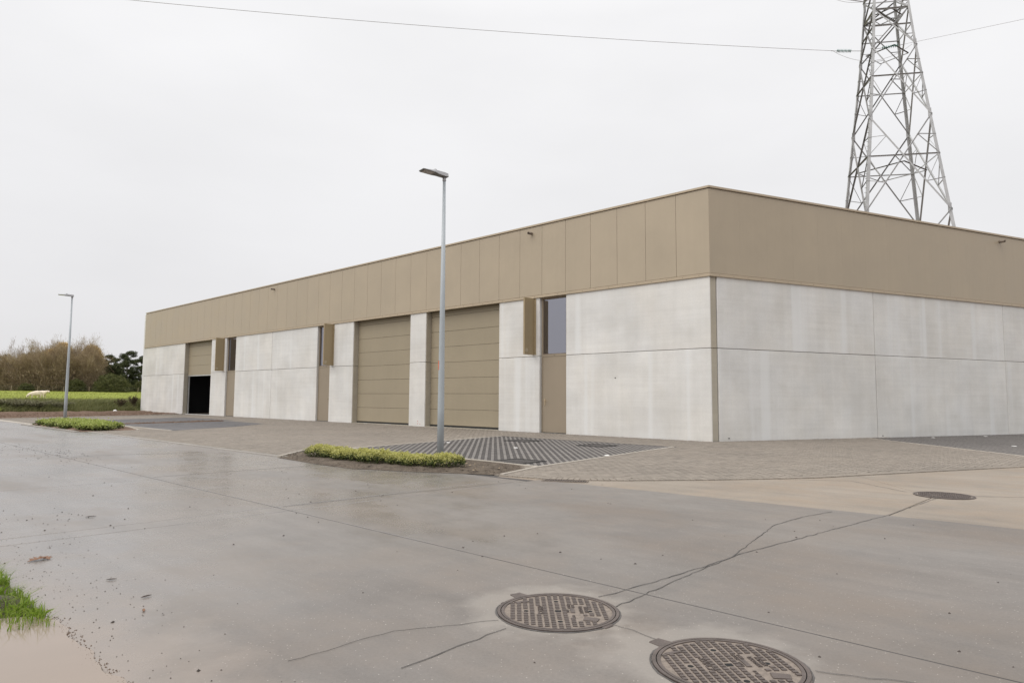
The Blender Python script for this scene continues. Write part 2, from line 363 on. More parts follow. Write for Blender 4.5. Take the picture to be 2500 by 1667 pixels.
# ------------------------------------------------------------------ object helpers
def link(name, data, parent=None):
    o = bpy.data.objects.new(name, data); COL.objects.link(o)
    if parent is not None: o.parent = parent
    return o
def empty(name, loc=(0, 0, 0)):
    o = bpy.data.objects.new(name, None); o.location = loc; o.empty_display_size = 0.2; COL.objects.link(o); return o
def tag(o, label=None, cat=None, group=None, kind=None):
    if label: o['label'] = label
    if cat: o['category'] = cat
    if group: o['group'] = group
    if kind: o['kind'] = kind
    return o
def pydata(name, V, F, mat, smooth=False):
    me = bpy.data.meshes.new(name)
    me.from_pydata([tuple(map(float, v)) for v in V], [], F)
    if not isinstance(mat, (list, tuple)): mat = [mat]
    for x in mat: me.materials.append(x)
    if smooth:
        me.polygons.foreach_set('use_smooth', [True] * len(me.polygons))
    me.update()
    return me
def quads_mesh(name, V, mats, idx=None, per=4):
    """V: (N,per,3) array, one face per row; idx: material per face"""
    n = len(V); me = bpy.data.meshes.new(name)
    me.vertices.add(n * per); me.vertices.foreach_set('co', np.ascontiguousarray(V, dtype=np.float32).ravel())
    me.loops.add(n * per); me.loops.foreach_set('vertex_index', np.arange(n * per, dtype=np.int32))
    me.polygons.add(n); me.polygons.foreach_set('loop_start', np.arange(n, dtype=np.int32) * per)
    for x in mats: me.materials.append(x)
    if idx is not None: me.polygons.foreach_set('material_index', np.asarray(idx, dtype=np.int32))
    me.update(calc_edges=True); me.validate()
    return me
BOXF = [(0, 3, 2, 1), (4, 5, 6, 7), (0, 1, 5, 4), (1, 2, 6, 5), (2, 3, 7, 6), (3, 0, 4, 7)]
class MB:
    def __init__(s): s.v = []; s.f = []; s.mi = []
    def add(s, V, F, mi=0):
        b = len(s.v); s.v += [tuple(map(float, x)) for x in V]; s.f += [tuple(b + i for i in q) for q in F]; s.mi += [mi] * len(F); return s
    def hexa(s, c8, mi=0): return s.add(c8, BOXF, mi)
    def prism(s, poly, z0, z1, mi=0):
        n = len(poly)
        V = [(x, y, z0) for x, y in poly] + [(x, y, z1) for x, y in poly]
        F = [tuple(range(n - 1, -1, -1)), tuple(range(n, 2 * n))] + [(i, (i + 1) % n, n + (i + 1) % n, n + i) for i in range(n)]
        return s.add(V, F, mi)
    def tube(s, pts, radii, seg=8, mi=0, cap=True):
        pts = [Vector(p) for p in pts]; V = []; n = len(pts)
        for i, p in enumerate(pts):
            t = (pts[min(i + 1, n - 1)] - pts[max(i - 1, 0)]).normalized()
            a = t.orthogonal().normalized() if abs(t.z) < 0.99 else Vector((1, 0, 0)); a = (a - t * a.dot(t)).normalized(); b = t.cross(a)
            r = radii[i] if hasattr(radii, '__len__') else radii
            for k in range(seg):
                q = 2 * math.pi * k / seg; V.append(p + (a * math.cos(q) + b * math.sin(q)) * r)
        F = [(i * seg + k, i * seg + (k + 1) % seg, (i + 1) * seg + (k + 1) % seg, (i + 1) * seg + k) for i in range(n - 1) for k in range(seg)]
        if cap: F += [tuple(range(seg - 1, -1, -1)), tuple(range((n - 1) * seg, n * seg))]
        return s.add(V, F, mi)
    def bar(s, a, b, w, h=None, mi=0):
        a = Vector(a); b = Vector(b); h = h or w; t = (b - a).normalized()
        u = t.cross(Vector((0, 0, 1)));  u = u.normalized() if u.length > 1e-3 else Vector((1, 0, 0)); v = t.cross(u)
        c = [p + u * sx * w / 2 + v * sy * h / 2 for p in (a, b) for sx, sy in ((-1, -1), (1, -1), (1, 1), (-1, 1))]
        return s.hexa(c, mi)
    def build(s, name, mat, parent=None, smooth=False, bevel=0.0):
        me = bpy.data.meshes.new(name); me.from_pydata(s.v, [], s.f)
        for x in (mat if isinstance(mat, (list, tuple)) else [mat]): me.materials.append(x)
        me.polygons.foreach_set('material_index', s.mi)
        bm = bmesh.new(); bm.from_mesh(me)
        bmesh.ops.recalc_face_normals(bm, faces=bm.faces)
        if bevel: bmesh.ops.bevel(bm, geom=list(bm.edges), offset=bevel, segments=1, affect='EDGES', profile=0.5)
        bm.to_mesh(me); bm.free()
        if smooth: me.polygons.foreach_set('use_smooth', [True] * len(me.polygons))
        me.update()
        return link(name, me, parent)

C = Vector((5.3367, 18.2416))                       # foot of the building's near corner
FR = {'L': (Vector((math.cos(AL), math.sin(AL))), Vector((-math.sin(AL), math.cos(AL)))),
      'R': (Vector((math.cos(AR), math.sin(AR))), Vector((math.sin(AR), -math.cos(AR))))}
def wp(side, s, o, z):
    d, n = FR[side]; q = C + d * s + n * o; return (q.x, q.y, z)
def wbox(mb, side, s0, s1, o0, o1, z0, z1, mi=0):
    return mb.hexa([wp(side, s, o, z) for z in (z0, z1) for s, o in ((s0, o0), (s1, o0), (s1, o1), (s0, o1))], mi)
DA = FR['L'][0]; DB = Vector((-FR['L'][1].x, -FR['L'][1].y))      # road frame: a runs along the road, b runs towards the building
def ab(a, b): q = DA * a + DB * b; return (q.x, q.y)
def to_ab(x, y): return (DA.x * x + DA.y * y, DB.x * x + DB.y * y)

# ------------------------------------------------------------------ polygon helpers
def clip(poly, px, py, nx, ny):
    """keep the side where (p - P).n >= 0"""
    out = []; n = len(poly)
    for i in range(n):
        a = poly[i]; b = poly[(i + 1) % n]
        da = (a[0] - px) * nx + (a[1] - py) * ny; db = (b[0] - px) * nx + (b[1] - py) * ny
        if da >= 0: out.append(a)
        if (da >= 0) != (db >= 0):
            t = da / (da - db); out.append((a[0] + (b[0] - a[0]) * t, a[1] + (b[1] - a[1]) * t))
    return out
def area(p): return 0.5 * sum(p[i][0] * p[(i + 1) % len(p)][1] - p[(i + 1) % len(p)][0] * p[i][1] for i in range(len(p)))
def ccw(p): return p if area(p) > 0 else p[::-1]
def edges(poly):
    poly = ccw(poly); r = []
    for i in range(len(poly)):
        a = poly[i]; b = poly[(i + 1) % len(poly)]; l = math.hypot(b[0] - a[0], b[1] - a[1]); r.append((a, (-(b[1] - a[1]) / l, (b[0] - a[0]) / l)))   # inward normal
    return r
def inset(poly, d):
    q = ccw(poly)
    for a, n in edges(poly): q = clip(q, a[0] + n[0] * d, a[1] + n[1] * d, *n)
    return q
CAMP = (0.0, 0.0, 1.1293)
def nearness(poly):
    x = sum(p[0] for p in poly) / len(poly); y = sum(p[1] for p in poly) / len(poly)
    if y < 1.0 or abs(x / y) > 0.76: return 1e9
    return x * x + y * y

def emit_pieces(polys, z0, z1, mat, parent, name, stuff_name, limit=300, jit=0.0015, always=0):
    """the nearest pieces become objects, the rest one joined mesh"""
    order = sorted(range(len(polys)), key=lambda i: (i >= always, nearness(polys[i])))
    single = set(order[:limit])
    mb = MB()
    for i, p in enumerate(polys):
        dz = rnd.uniform(-jit, jit)
        if i in single and nearness(p) < 1e8:
            cx = sum(q[0] for q in p) / len(p); cy = sum(q[1] for q in p) / len(p)
            n = len(p); ch = 0.003
            pin = [(q[0] + (cx - q[0]) * 0.045, q[1] + (cy - q[1]) * 0.045) for q in p]
            V = [(x, y, z0) for x, y in p] + [(x, y, z1 + dz - ch) for x, y in p] + [(x, y, z1 + dz) for x, y in pin]
            F = [tuple(range(2 * n, 3 * n))] + [(k * n + j, k * n + (j + 1) % n, (k + 1) * n + (j + 1) % n, (k + 1) * n + j) for k in (0, 1) for j in range(n)]
            link(name, pydata(name, V, F, mat), parent)
        else:
            n = len(p)
            V = [(x, y, z0) for x, y in p] + [(x, y, z1 + dz) for x, y in p]
            mb.add(V, [tuple(range(n, 2 * n))] + [(j, (j + 1) % n, n + (j + 1) % n, n + j) for j in range(n)])
    if mb.v:
        me = pydata(stuff_name, mb.v, mb.f, mat)
        tag(link(stuff_name, me, parent), kind='stuff')

# ================================================================== TERRAIN
def height(x, y):
    t = DA.x * x + DA.y * y - 51.6
    z = np.interp(t, [-60, -3, 0, 0.5, 1.3, 2.6, 4.5, 8, 98, 172, 260, 3000], [-.07, -.07, .0, .10, .46, .70, .72, .60, .5, 2.2, 2.3, 2.6])
    return z
def build_terrain():
    xs = np.concatenate([[-3000, -1200, -600, -350], np.linspace(-240, -60, 60), np.linspace(-58, -8, 110), np.linspace(-5, 60, 26), [150, 500, 1500, 3000]])
    ys = np.concatenate([[-600, -100, -30], np.linspace(-10, 30, 20), np.linspace(31, 66, 90), np.linspace(68, 300, 80), [450, 900, 1800, 3000]])
    X, Y = np.meshgrid(xs, ys); Z = height(X, Y)
    n = npr.normal(0, 1, X.shape)
    t = DA.x * X + DA.y * Y - 51.6
    Z = Z + n * np.where(t > 60, 0.03, np.where(t > 0.5, 0.04, np.where((t > -7), 0.022, 0.0)))
    a = DA.x * X + DA.y * Y
    Z = Z + np.where((t <= 0) & (a > 39.6 + np.interp(DB.x * X + DB.y * Y, [6.5, 13.4, 16.8], [0, 2.5, 4.7])), 0.095, 0.0)            # the dug-over strip stands a little above the paving
    nx, ny = len(xs), len(ys)
    V = np.stack([X, Y, Z], -1).reshape(-1, 3)
    F = [(j * nx + i, j * nx + i + 1, (j + 1) * nx + i + 1, (j + 1) * nx + i) for j in range(ny - 1) for i in range(nx - 1)]
    o = link('ground', pydata('ground', V, F, M['terrain'], True))
    tag(o, 'green pasture and dug-over brown soil stretching away to the trees', kind='structure')
build_terrain()

# ================================================================== ROAD SLABS
road = tag(empty('road'), 'wide wet grey concrete road cast in slabs with dark joints', kind='structure')
def slab(name, poly, mat, parent, gap=0.0095, z1=0.0, z0=-0.12):
    p = inset(poly, gap)
    if len(p) < 3: return
    pi = inset(p, 0.006); n = len(p)
    if len(pi) != n: pi = p
    pi = ccw(pi); p = ccw(p)
    V = [(x, y, z0) for x, y in p] + [(x, y, z1 - 0.004) for x, y in p] + [(x, y, z1) for x, y in pi]
    F = [tuple(range(2 * n, 3 * n))] + [(k * n + j, k * n + (j + 1) % n, (k + 1) * n + (j + 1) % n, (k + 1) * n + j) for k in (0, 1) for j in range(n)]
    link(name, pydata(name, V, F, mat), parent)
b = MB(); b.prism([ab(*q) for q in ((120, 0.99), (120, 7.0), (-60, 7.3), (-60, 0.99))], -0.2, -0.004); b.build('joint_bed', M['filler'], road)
AJ = [120, 60, 44, 36, 31.2, 26.8, 22.6, 18.5, 14.4, 10.0, 6.66, 6.36, -2.4, -7, -12, -18, -40]
for i in range(len(AJ) - 1):
    a1, a0 = AJ[i], AJ[i + 1]
    sk = 0.02
    for b0, b1 in ((0.95, 3.5), (3.5, 7.25 if a0 < 6 else 7.0)):
        def bb(a, bq): return bq + (0.0 if bq < 7 else (0.07 * max(0, 6 - a) if a < 6 else 0))
        if a0 > 7 and b1 > 3.6: b1 = 6.55
        shift = 0.0 if b0 < 3 else rnd.uniform(-0.12, 0.12) * (AJ[i + 1] not in (6.66, 6.36))
        slab('slab', [ab(a0, b0), ab(a1, b0), ab(a1 , bb(a1, b1)), ab(a0, bb(a0, b1))], M['road'], road)
# sealed cracks lying on the slabs
def ribbon(name, pts, w, parent, mat, z=0.003, step=0.06, jit=0.008):
    P = []
    for i in range(len(pts) - 1):
        (x0, y0), (x1, y1) = pts[i], pts[i + 1]; n = max(1, int(math.hypot(x1 - x0, y1 - y0) / step))
        P += [(x0 + (x1 - x0) * k / n + rnd.uniform(-jit, jit), y0 + (y1 - y0) * k / n + rnd.uniform(-jit, jit)) for k in range(n)]
    P.append(pts[-1]); V = []; m = len(P)
    for i, p in enumerate(P):
        q = P[min(i + 1, m - 1)]; r = P[max(i - 1, 0)]; l = math.hypot(q[0] - r[0], q[1] - r[1]) or 1
        nx, ny = -(q[1] - r[1]) / l, (q[0] - r[0]) / l
        ww = w * rnd.uniform(0.25, 0.8) / 2
        V += [(p[0] + nx * ww, p[1] + ny * ww, z), (p[0] - nx * ww, p[1] - ny * ww, z), (p[0], p[1], z + 0.002)]
    F = []
    for i in range(m - 1):
        k = 3 * i; F += [(k, k + 2, k + 5, k + 3), (k + 2, k + 1, k + 4, k + 5)]
    return link(name, pydata(name, V, F, mat), parent)
for pts, w in (([(0.5, 4.0), (0.86, 4.31), (1.4, 4.82), (1.59, 5.02), (1.97, 5.62), (2.39, 6.3), (2.82, 6.72), (3.26, 7.05)], 0.011),
               ([(0.58, 3.83), (0.86, 4.16), (1.06, 4.41), (1.64, 5.08), (3.82, 6.95), (4.81, 7.93), (5.05, 8.15)], 0.0115),
               ([(-0.95, 3.02), (-0.57, 3.41), (-0.06, 3.58)], 0.0022), ([(-0.45, 2.96), (-0.28, 3.16), (-0.02, 3.46)], 0.009),
               ([(0.5, 3.55), (0.69, 3.33), (0.76, 3.24)], 0.006), ([(-2.35, 7.14), (-1.51, 7.97), (-0.32, 9.01), (0.03, 9.32)], 0.009),
               ([(1.28, 2.95), (1.9, 2.75)], 0.006), ([(3.8, 9.85), (4.78, 9.71), (4.9, 8.6)], 0.010), ([(5.5, 8.25), (6.6, 8.1), (8.5, 8.2)], 0.008),
               ([(-8.09, 12.68), (-7.56, 13.19), (-6.6, 13.6)], 0.010), ([(-4.97, 9.61), (-4.1, 10.55), (-3.3, 11.35)], 0.010)):
    ribbon('crack', pts, w, road, M['hairline'] if w < 0.008 else M['crack'])

# tan concrete apron of the side street
apron = tag(empty('side_street'), 'pale tan concrete side street meeting the wet road at the right', kind='structure')
def bedge(a): return 7.25 + 0.07 * max(0, 6 - a)
far = [(4.48, 10.05), (5.09, 10.33), (6.26, 10.83), (7.37, 11.3), (8.84, 11.9), (20, 16.9), (60, 34.6)]
near = [(2.07, 9.61), (2.77, 9.69)]
pa = [ab(a, bedge(a)) for a in (6.9, 2.03)]
slab('slab', [ab(7.05, 7.1), pa[1], (5.0, 8.2), (5.3, 11.2), (0.4, 11.2)], M['tan'], apron, 0.006, -0.002)
slab('slab', [pa[1], ab(-7, bedge(-7)), (22, 8.5), (5.0, 8.2)], M['tan'], apron, 0.006, -0.002)
slab('slab', [(5.0, 8.2), (22, 8.5), (24, 19.4), (8.7, 13.0), (5.3, 11.2)], M['tan'], apron, 0.006, -0.002)
slab('slab', [ab(-7, bedge(-7)), ab(-40, bedge(-40)), (60, 20), (60, 34.6), (24, 18.6), (22, 8.5)], M['tan'], apron, 0.006, -0.002)

# ================================================================== FORECOURT OF BLOCK PAVERS
KL = 43.24
BACK = 20.0
Lend = C + FR['L'][0] * KL; Rend = C + FR['R'][0] * 24.0
BLD = [tuple(C), tuple(Rend), tuple(Rend + FR['L'][0] * 36 + DB * 4), tuple(Lend + DB * BACK), tuple(Lend)]
P1 = [ab(12.93, 8.55), ab(14.17, 14.45), ab(8.37, 14.3), ab(7.45, 8.45)]
P2 = [(10.61, 20.42), (10.55, 14.19), (10.6, 12.95), (24.0, 19.2), (24.0, 26.46)]
P3 = [ab(29.5, 8.5), ab(30.6, 13.7), ab(27.0, 13.6), ab(24.9, 11.4), ab(23.2, 8.5)]
P4 = [ab(34.6, 8.7), ab(37.4, 14.3), ab(31.2, 14.3), ab(29.9, 8.6)]
ISL1 = [(-4.30, 12.77), (-3.34, 11.68), (-2.53, 10.92), (-1.66, 10.60), (-1.2, 10.44), (-0.46, 10.24), (-0.12, 10.13), (0.43, 11.22), (-1.28, 12.98), (-2.64, 14.08), (-3.43, 14.9), (-3.95, 14.75), (-4.30, 14.3)]
ISL2 = [ab(31.2, 6.22), ab(24.3, 6.22), ab(24.4, 7.9), ab(27.0, 8.35), ab(35.2, 8.5), ab(34.2, 7.5)]
STRIP = [ab(29.85, 8.5), ab(31.0, 13.4), ab(30.7, 13.4), ab(29.55, 8.5)]
HOLES = [BLD, P1, P2, P3, P4, ISL1, ISL2, STRIP]
HE = [edges(h) for h in HOLES]
EDGE = [ab(42, 6.55), ab(12.2, 6.55), (-4.30, 12.77), (-0.13, 10.05), (0.46, 9.69), (1.02, 9.55), (1.55, 9.55), (2.07, 9.61), (2.77, 9.69), (3.6, 9.85), (4.48, 10.05), (5.09, 10.33), (6.26, 10.83), (7.37, 11.3), (8.84, 11.9), (24, 18.7)]
SOLD = EDGE[3:]
def seg_normal(p, q):
    l = math.hypot(q[0] - p[0], q[1] - p[1]); return (-(q[1] - p[1]) / l, (q[0] - p[0]) / l)
ES = [(EDGE[i], EDGE[i + 1], seg_normal(EDGE[i], EDGE[i + 1]), 0.21 if i >= 3 else 0.0) for i in range(len(EDGE) - 1)]
def cutter(poly):
    cx = sum(q[0] for q in poly) / len(poly); cy = sum(q[1] for q in poly) / len(poly)
    rad = 0.14
    for he in HE:
        ds = [(cx - a[0]) * n[0] + (cy - a[1]) * n[1] for a, n in he]
        m = min(ds)
        if m > rad: return None
        if m > -rad:
            k = ds.index(m); a, n = he[k]; poly = clip(poly, a[0] - n[0] * 0.004, a[1] - n[1] * 0.004, -n[0], -n[1])
            if len(poly) < 3: return None
    best = None
    for p, q, n, w in ES:
        l = math.hypot(q[0] - p[0], q[1] - p[1]); t = ((cx - p[0]) * (q[0] - p[0]) + (cy - p[1]) * (q[1] - p[1])) / (l * l)
        tt = min(1, max(0, t)); d = math.hypot(cx - p[0] - (q[0] - p[0]) * tt, cy - p[1] - (q[1] - p[1]) * tt)
        if best is None or d < best[0] - 1e-9: best = (d, p, n, w)
    d, p, n, w = best
    sd = (cx - p[0]) * n[0] + (cy - p[1]) * n[1] - w
    # direction of the edge list runs from far left to right, the paving lies on its left-hand side
    if sd < -rad: return None
    if sd < rad:
        poly = clip(poly, p[0] + n[0] * (w + 0.003), p[1] + n[1] * (w + 0.003), *n)
    return poly if len(poly) >= 3 and abs(area(poly)) > 0.0012 else None
court = tag(empty('forecourt'), 'grey-brown block paved forecourt in front of the warehouse', kind='structure')
bd = MB()
bd.prism([ab(39.2, 6.4), ab(41.7, 13.4), ab(44, 17.2), ab(6.5, 17.2), ab(6.5, 9.3), ab(13, 6.4)], -0.1, 0.002)
bd.prism([(-0.08, 10.06), (0.47, 9.73), (1.03, 9.59), (1.55, 9.59), (2.06, 9.65), (2.76, 9.73), (3.59, 9.89), (4.46, 10.09), (6.25, 10.87), (8.82, 11.94), (24, 18.75), (27, 28), (5, 18.9), (-1, 13)], -0.1, 0.0015)
bd.build('sand_bed', M['bed'], court)
pieces = []
# soldier course along the street edge comes first so that its stones are single objects
run = 0.0
for i in range(len(SOLD) - 1):
    p, q = SOLD[i], SOLD[i + 1]; l = math.hypot(q[0] - p[0], q[1] - p[1]); n = seg_normal(p, q); t = ((q[0] - p[0]) / l, (q[1] - p[1]) / l)
    m = max(1, round(l / 0.088)); st = l / m
    for k in range(m):
        s0, s1 = k * st + 0.004, (k + 1) * st - 0.004
        if p[0] + t[0] * s0 > 12: break
        pieces.append([(p[0] + t[0] * s + n[0] * o, p[1] + t[1] * s + n[1] * o) for s, o in ((s0, 0.0), (s1, 0.0), (s1, 0.20), (s0, 0.20))])
nsold = len(pieces)
U = 0.092; J = 0.0055
def herring(i, j):
    d = (i - j) % 4
    if d == 0: return (i, j, 2, 1)
    if d == 3: return (i, j, 1, 2)
A0, A1, B0_, B1_ = -6.0, 44.0, 5.9, 17.0
for i in range(int(A0 / U), int(A1 / U)):
    for j in range(int(B0_ / U), int(23.5 / U)):
        h = herring(i, j)
        if not h: continue
        x, y, w, hh = h
        a0, a1, b0, b1 = x * U + J, (x + w) * U - J, y * U + J, (y + hh) * U - J
        if a0 > 8.75 and b1 > 16.98: continue
        if a1 > np.interp(b0, [6.5, 13.4, 16.8], [39.1, 41.6, 43.8]): continue
        c = ab((a0 + a1) / 2, (b0 + b1) / 2)
        if c[0] > 11.5 or c[1] < 9 : continue
        q = cutter([ab(a0, b0), ab(a1, b0), ab(a1, b1), ab(a0, b1)])
        if q: pieces.append(q)
emit_pieces(pieces, -0.02, 0.013, M['paver'], court, 'paver', 'paver_field', 298, 0.0012, nsold)
# light transverse kerb at the far end and the pale edge stones beside the road
def kerb(name, pts, w, z1, parent, unit=1.0, mat=None, side=0.5):
    for i in range(len(pts) - 1):
        p, q = pts[i], pts[i + 1]; l = math.hypot(q[0] - p[0], q[1] - p[1]); n = seg_normal(p, q); t = ((q[0] - p[0]) / l, (q[1] - p[1]) / l)
        m = max(1, round(l / unit))
        for k in range(m):
            s0, s1 = l * k / m + 0.003, l * (k + 1) / m - 0.003
            mb = MB(); mb.prism([(p[0] + t[0] * s + n[0] * o, p[1] + t[1] * s + n[1] * o) for s, o in ((s0, -w * side), (s1, -w * side), (s1, w * (1 - side)), (s0, w * (1 - side)))], -0.08, z1 + rnd.uniform(-.002, .002))
            mb.build(name, mat or M['kerb'], parent, bevel=0.006)
kerb('kerb_stone', [ab(39.2, 6.5), ab(41.7, 13.4), ab(43.9, 16.8)], 0.16, 0.035, court)
kerb('kerb_stone', [ab(39.2, 6.45), ab(31.4, 6.45)], 0.22, 0.014, court, 1.0)
kerb('kerb_stone', [ab(31.4, 6.12), ab(24.3, 6.12)], 0.14, 0.03, court, 1.0, M['gutter'])
kerb('kerb_stone', [ab(24.2, 6.46), ab(12.0, 6.46)], 0.16, 0.012, court, 1.0, M['gutter'])

# ------------------------------------------------------------------ planting islands
def mound(name, poly, label, z1, mat, n=26):
    poly = ccw(poly); E_ = edges(poly)
    xs = [p[0] for p in poly]; ys = [p[1] for p in poly]
    V = []; F = []; idx = {}
    cx = sum(xs) / len(xs); cy = sum(ys) / len(ys)
    # rings from the outline to the middle
    O = []
    for i in range(len(poly)):
        p, q = poly[i], poly[(i + 1) % len(poly)]; m = max(1, int(math.hypot(q[0] - p[0], q[1] - p[1]) / 0.12))
        O += [(p[0] + (q[0] - p[0]) * k / m, p[1] + (q[1] - p[1]) * k / m) for k in range(m)]
    rings = 14; m = len(O)
    for r in range(rings):
        f = r / rings
        for (x, y) in O:
            X, Y = x + (cx - x) * f, y + (cy - y) * f
            z = z1 * min(1, f * 5) + (rnd.uniform(-.012, .012) if r else -0.0)
            V.append((X, Y, z if r else 0.004))
    V.append((cx, cy, z1))
    for r in range(rings - 1):
        F += [(r * m + k, r * m + (k + 1) % m, (r + 1) * m + (k + 1) % m, (r + 1) * m + k) for k in range(m)]
    F += [((rings - 1) * m + k, (rings - 1) * m + (k + 1) % m, rings * m) for k in range(m)]
    o = link(name, pydata(name, V, F, mat, True))
    return tag(o, label, kind='structure')
i1 = mound('planting_bed', ISL1, 'dark soil bed with the clipped shrubs beside the striped parking bay', 0.045, M['soil'])
i2 = mound('planting_bed', ISL2, 'far soil bed under the leafy yellow-green plants', 0.05, M['redsoil'])
i3 = mound('soil_strip', STRIP, 'ragged strip of bare brown soil between the two far parking bays', 0.03, M['redsoil'])
kerb('kerb_stone', [(0.43, 11.25), (-1.28, 13.02), (-2.64, 14.12), (-3.43, 14.95), (-4.0, 14.8), (-4.33, 14.3), (-4.33, 12.85)], 0.06, 0.032, i1, 0.9)
kerb('kerb_stone', [(-0.14, 10.12), (0.43, 11.25), ab(8.37, 14.3)], 0.06, 0.026, i1, 0.9)
kerb('kerb_stone', [ab(24.35, 7.9), ab(27.0, 8.42), ab(30, 8.5)], 0.06, 0.035, i2, 0.9)

# ------------------------------------------------------------------ parking bays
def bay(label, poly, ang, lim_l, lim_d, light, dark, bedm, pl=0.30, pd=0.145, slot=0.020, w=0.061, maxd=1e9):
    root = tag(empty('parking_bay'), label, kind='structure')
    q = MB(); q.prism(ccw(poly), -0.1, 0.003); q.build('grit_bed', bedm, root)
    u = (math.cos(ang), math.sin(ang)); v = (-u[1], u[0]); E_ = edges(poly)
    us = [p[0] * u[0] + p[1] * u[1] for p in poly]; vs_ = [p[0] * v[0] + p[1] * v[1] for p in poly]
    LI, DK = [], []
    for i in range(int(min(vs_) / w) - 1, int(max(vs_) / w) + 2):
        li = i % 2 == 0
        st = pl if li else pd; gp = 0.005 if li else slot
        o = (i * 0.618 % 1) * st if not li else (i // 2 % 2) * st / 2
        for j in range(int((min(us) - 1) / st), int((max(us) + 1) / st) + 1):
            u0, u1 = j * st + o, (j + 1) * st + o - gp; v0, v1 = i * w + 0.002, (i + 1) * w - 0.002
            p = [(u[0] * a + v[0] * c, u[1] * a + v[1] * c) for a, c in ((u0, v0), (u1, v0), (u1, v1), (u0, v1))]
            for a, n in E_:
                p = clip(p, a[0] + n[0] * 0.03, a[1] + n[1] * 0.03, *n)
                if len(p) < 3: break
            if len(p) >= 3 and abs(area(p)) > 0.0008: (LI if li else DK).append(p)
    emit_pieces(LI, -0.02, 0.014, light, root, 'light_paver', 'light_paver_rows', lim_l, 0.001)
    emit_pieces(DK, -0.02, 0.013, dark, root, 'dark_paver', 'dark_paver_rows', lim_d, 0.0015)
    return root
b1 = bay('parking bay with light and dark grey striped pavers beside the near lamp', P1, AL - R(45), 150, 150, M['pv_light'], M['pv_dark'], M['gravel'])
b2 = bay('parking bay of dark striped pavers along the side wall at right', P2, AR + R(45), 150, 150, M['pv_light'], M['pv_dark'], M['gravel'])
b3 = bay('slate grey parking bay in front of the far wall panels', P3, AL, 40, 40, M['pv_slate'], M['pv_slate'], M['bed_sand'], 0.22, 0.22, 0.02, 0.21)
b4 = bay('slate grey parking bay in front of the half-open door', P4, AL, 40, 40, M['pv_slate'], M['pv_slate'], M['bed_sand'], 0.22, 0.22, 0.02, 0.21)
kerb('kerb_stone', [ab(12.93, 8.55), ab(14.17, 14.45)], 0.06, 0.024, b1, 1.0)
kerb('kerb_stone', [ab(14.17, 14.45), ab(8.30, 14.32)], 0.05, 0.018, b1, 1.0, M['pv_dark'])
kerb('kerb_stone', [(10.58, 20.3), (10.53, 14.19), (10.58, 12.95), (24.0, 19.15)], 0.05, 0.02, b2, 1.0)
kerb('kerb_stone', [ab(23.2, 8.5), ab(29.3, 8.5)], 0.07, 0.03, b3, 1.0)
def marker(x, y, ang, root, s=0.16):
    u = Vector((math.cos(ang), math.sin(ang), 0)); v = Vector((-u.y, u.x, 0)); c = Vector((x, y, 0))
    mb = MB(); mb.hexa([c + u * sx * s / 2 + v * sy * s / 4 + Vector((0, 0, z)) for z in (-0.02, 0.019) for sx, sy in ((-1, -1), (1, -1), (1, 1), (-1, 1))])
    mb.build('white_marker_paver', M['white'], root, bevel=0.003)
for x, y in ((-1.58, 17.2), (0.1, 15.55), (1.89, 13.62)): marker(x, y, AL - R(45), b1)
for x, y in ((12.81, 20.9), (15.1, 21.9), (12.58, 17.23)): marker(x, y, AR + R(45), b2)
def lid(x, y, label, root_rot, s=0.72):
    t = tag(empty('inspection_cover'), label, 'access cover', 'paved access covers in the parking bay')
    u = Vector((math.cos(root_rot), math.sin(root_rot), 0)); v = Vector((-u.y, u.x, 0)); c = Vector((x, y, 0))
    f = MB()
    for k in range(4):
        d = (u, v, -u, -v)[k]; e_ = (v, -u, -v, u)[k]
        f.hexa([c + d * (s / 2 + o) + e_ * q + Vector((0, 0, z)) for z in (-0.02, 0.026) for o, q in ((-0.02, -s / 2 + 0.02), (0.0, -s / 2 + 0.02), (0.0, s / 2 ), (-0.02, s / 2))])
    f.build('frame', M['rubber'], t)
    p = MB(); n = 6; g = (s - 0.06) / n
    for i in range(n):
        for j in range(n * 2):
            a0, b0 = -s / 2 + 0.03 + i * g + 0.004, -s / 2 + 0.03 + j * g / 2 + 0.005
            p.hexa([c + u * a + v * q + Vector((0, 0, z)) for z in (-0.01, 0.020) for a, q in ((a0, b0), (a0 + g - 0.008, b0), (a0 + g - 0.008, b0 + g / 2 - 0.01), (a0, b0 + g / 2 - 0.01))])
    tag(p.build('paver_infill', M['pv_dark'], t), kind='stuff')
    q = MB(); q.hexa([c + u * sx * (s / 2 - 0.02) + v * sy * (s / 2 - 0.02) + Vector((0, 0, z)) for z in (-0.02, 0.0155) for sx, sy in ((-1, -1), (1, -1), (1, 1), (-1, 1))]); q.build('tray', M['gravel'], t)
lid(0.31, 18.05, 'square paved access cover at the back of the striped bay, left one', AL)
lid(2.05, 16.40, 'square paved access cover at the back of the striped bay, right one', AL)
lid(0.12, 12.20, 'square paved access cover at the front edge of the striped bay', AL)

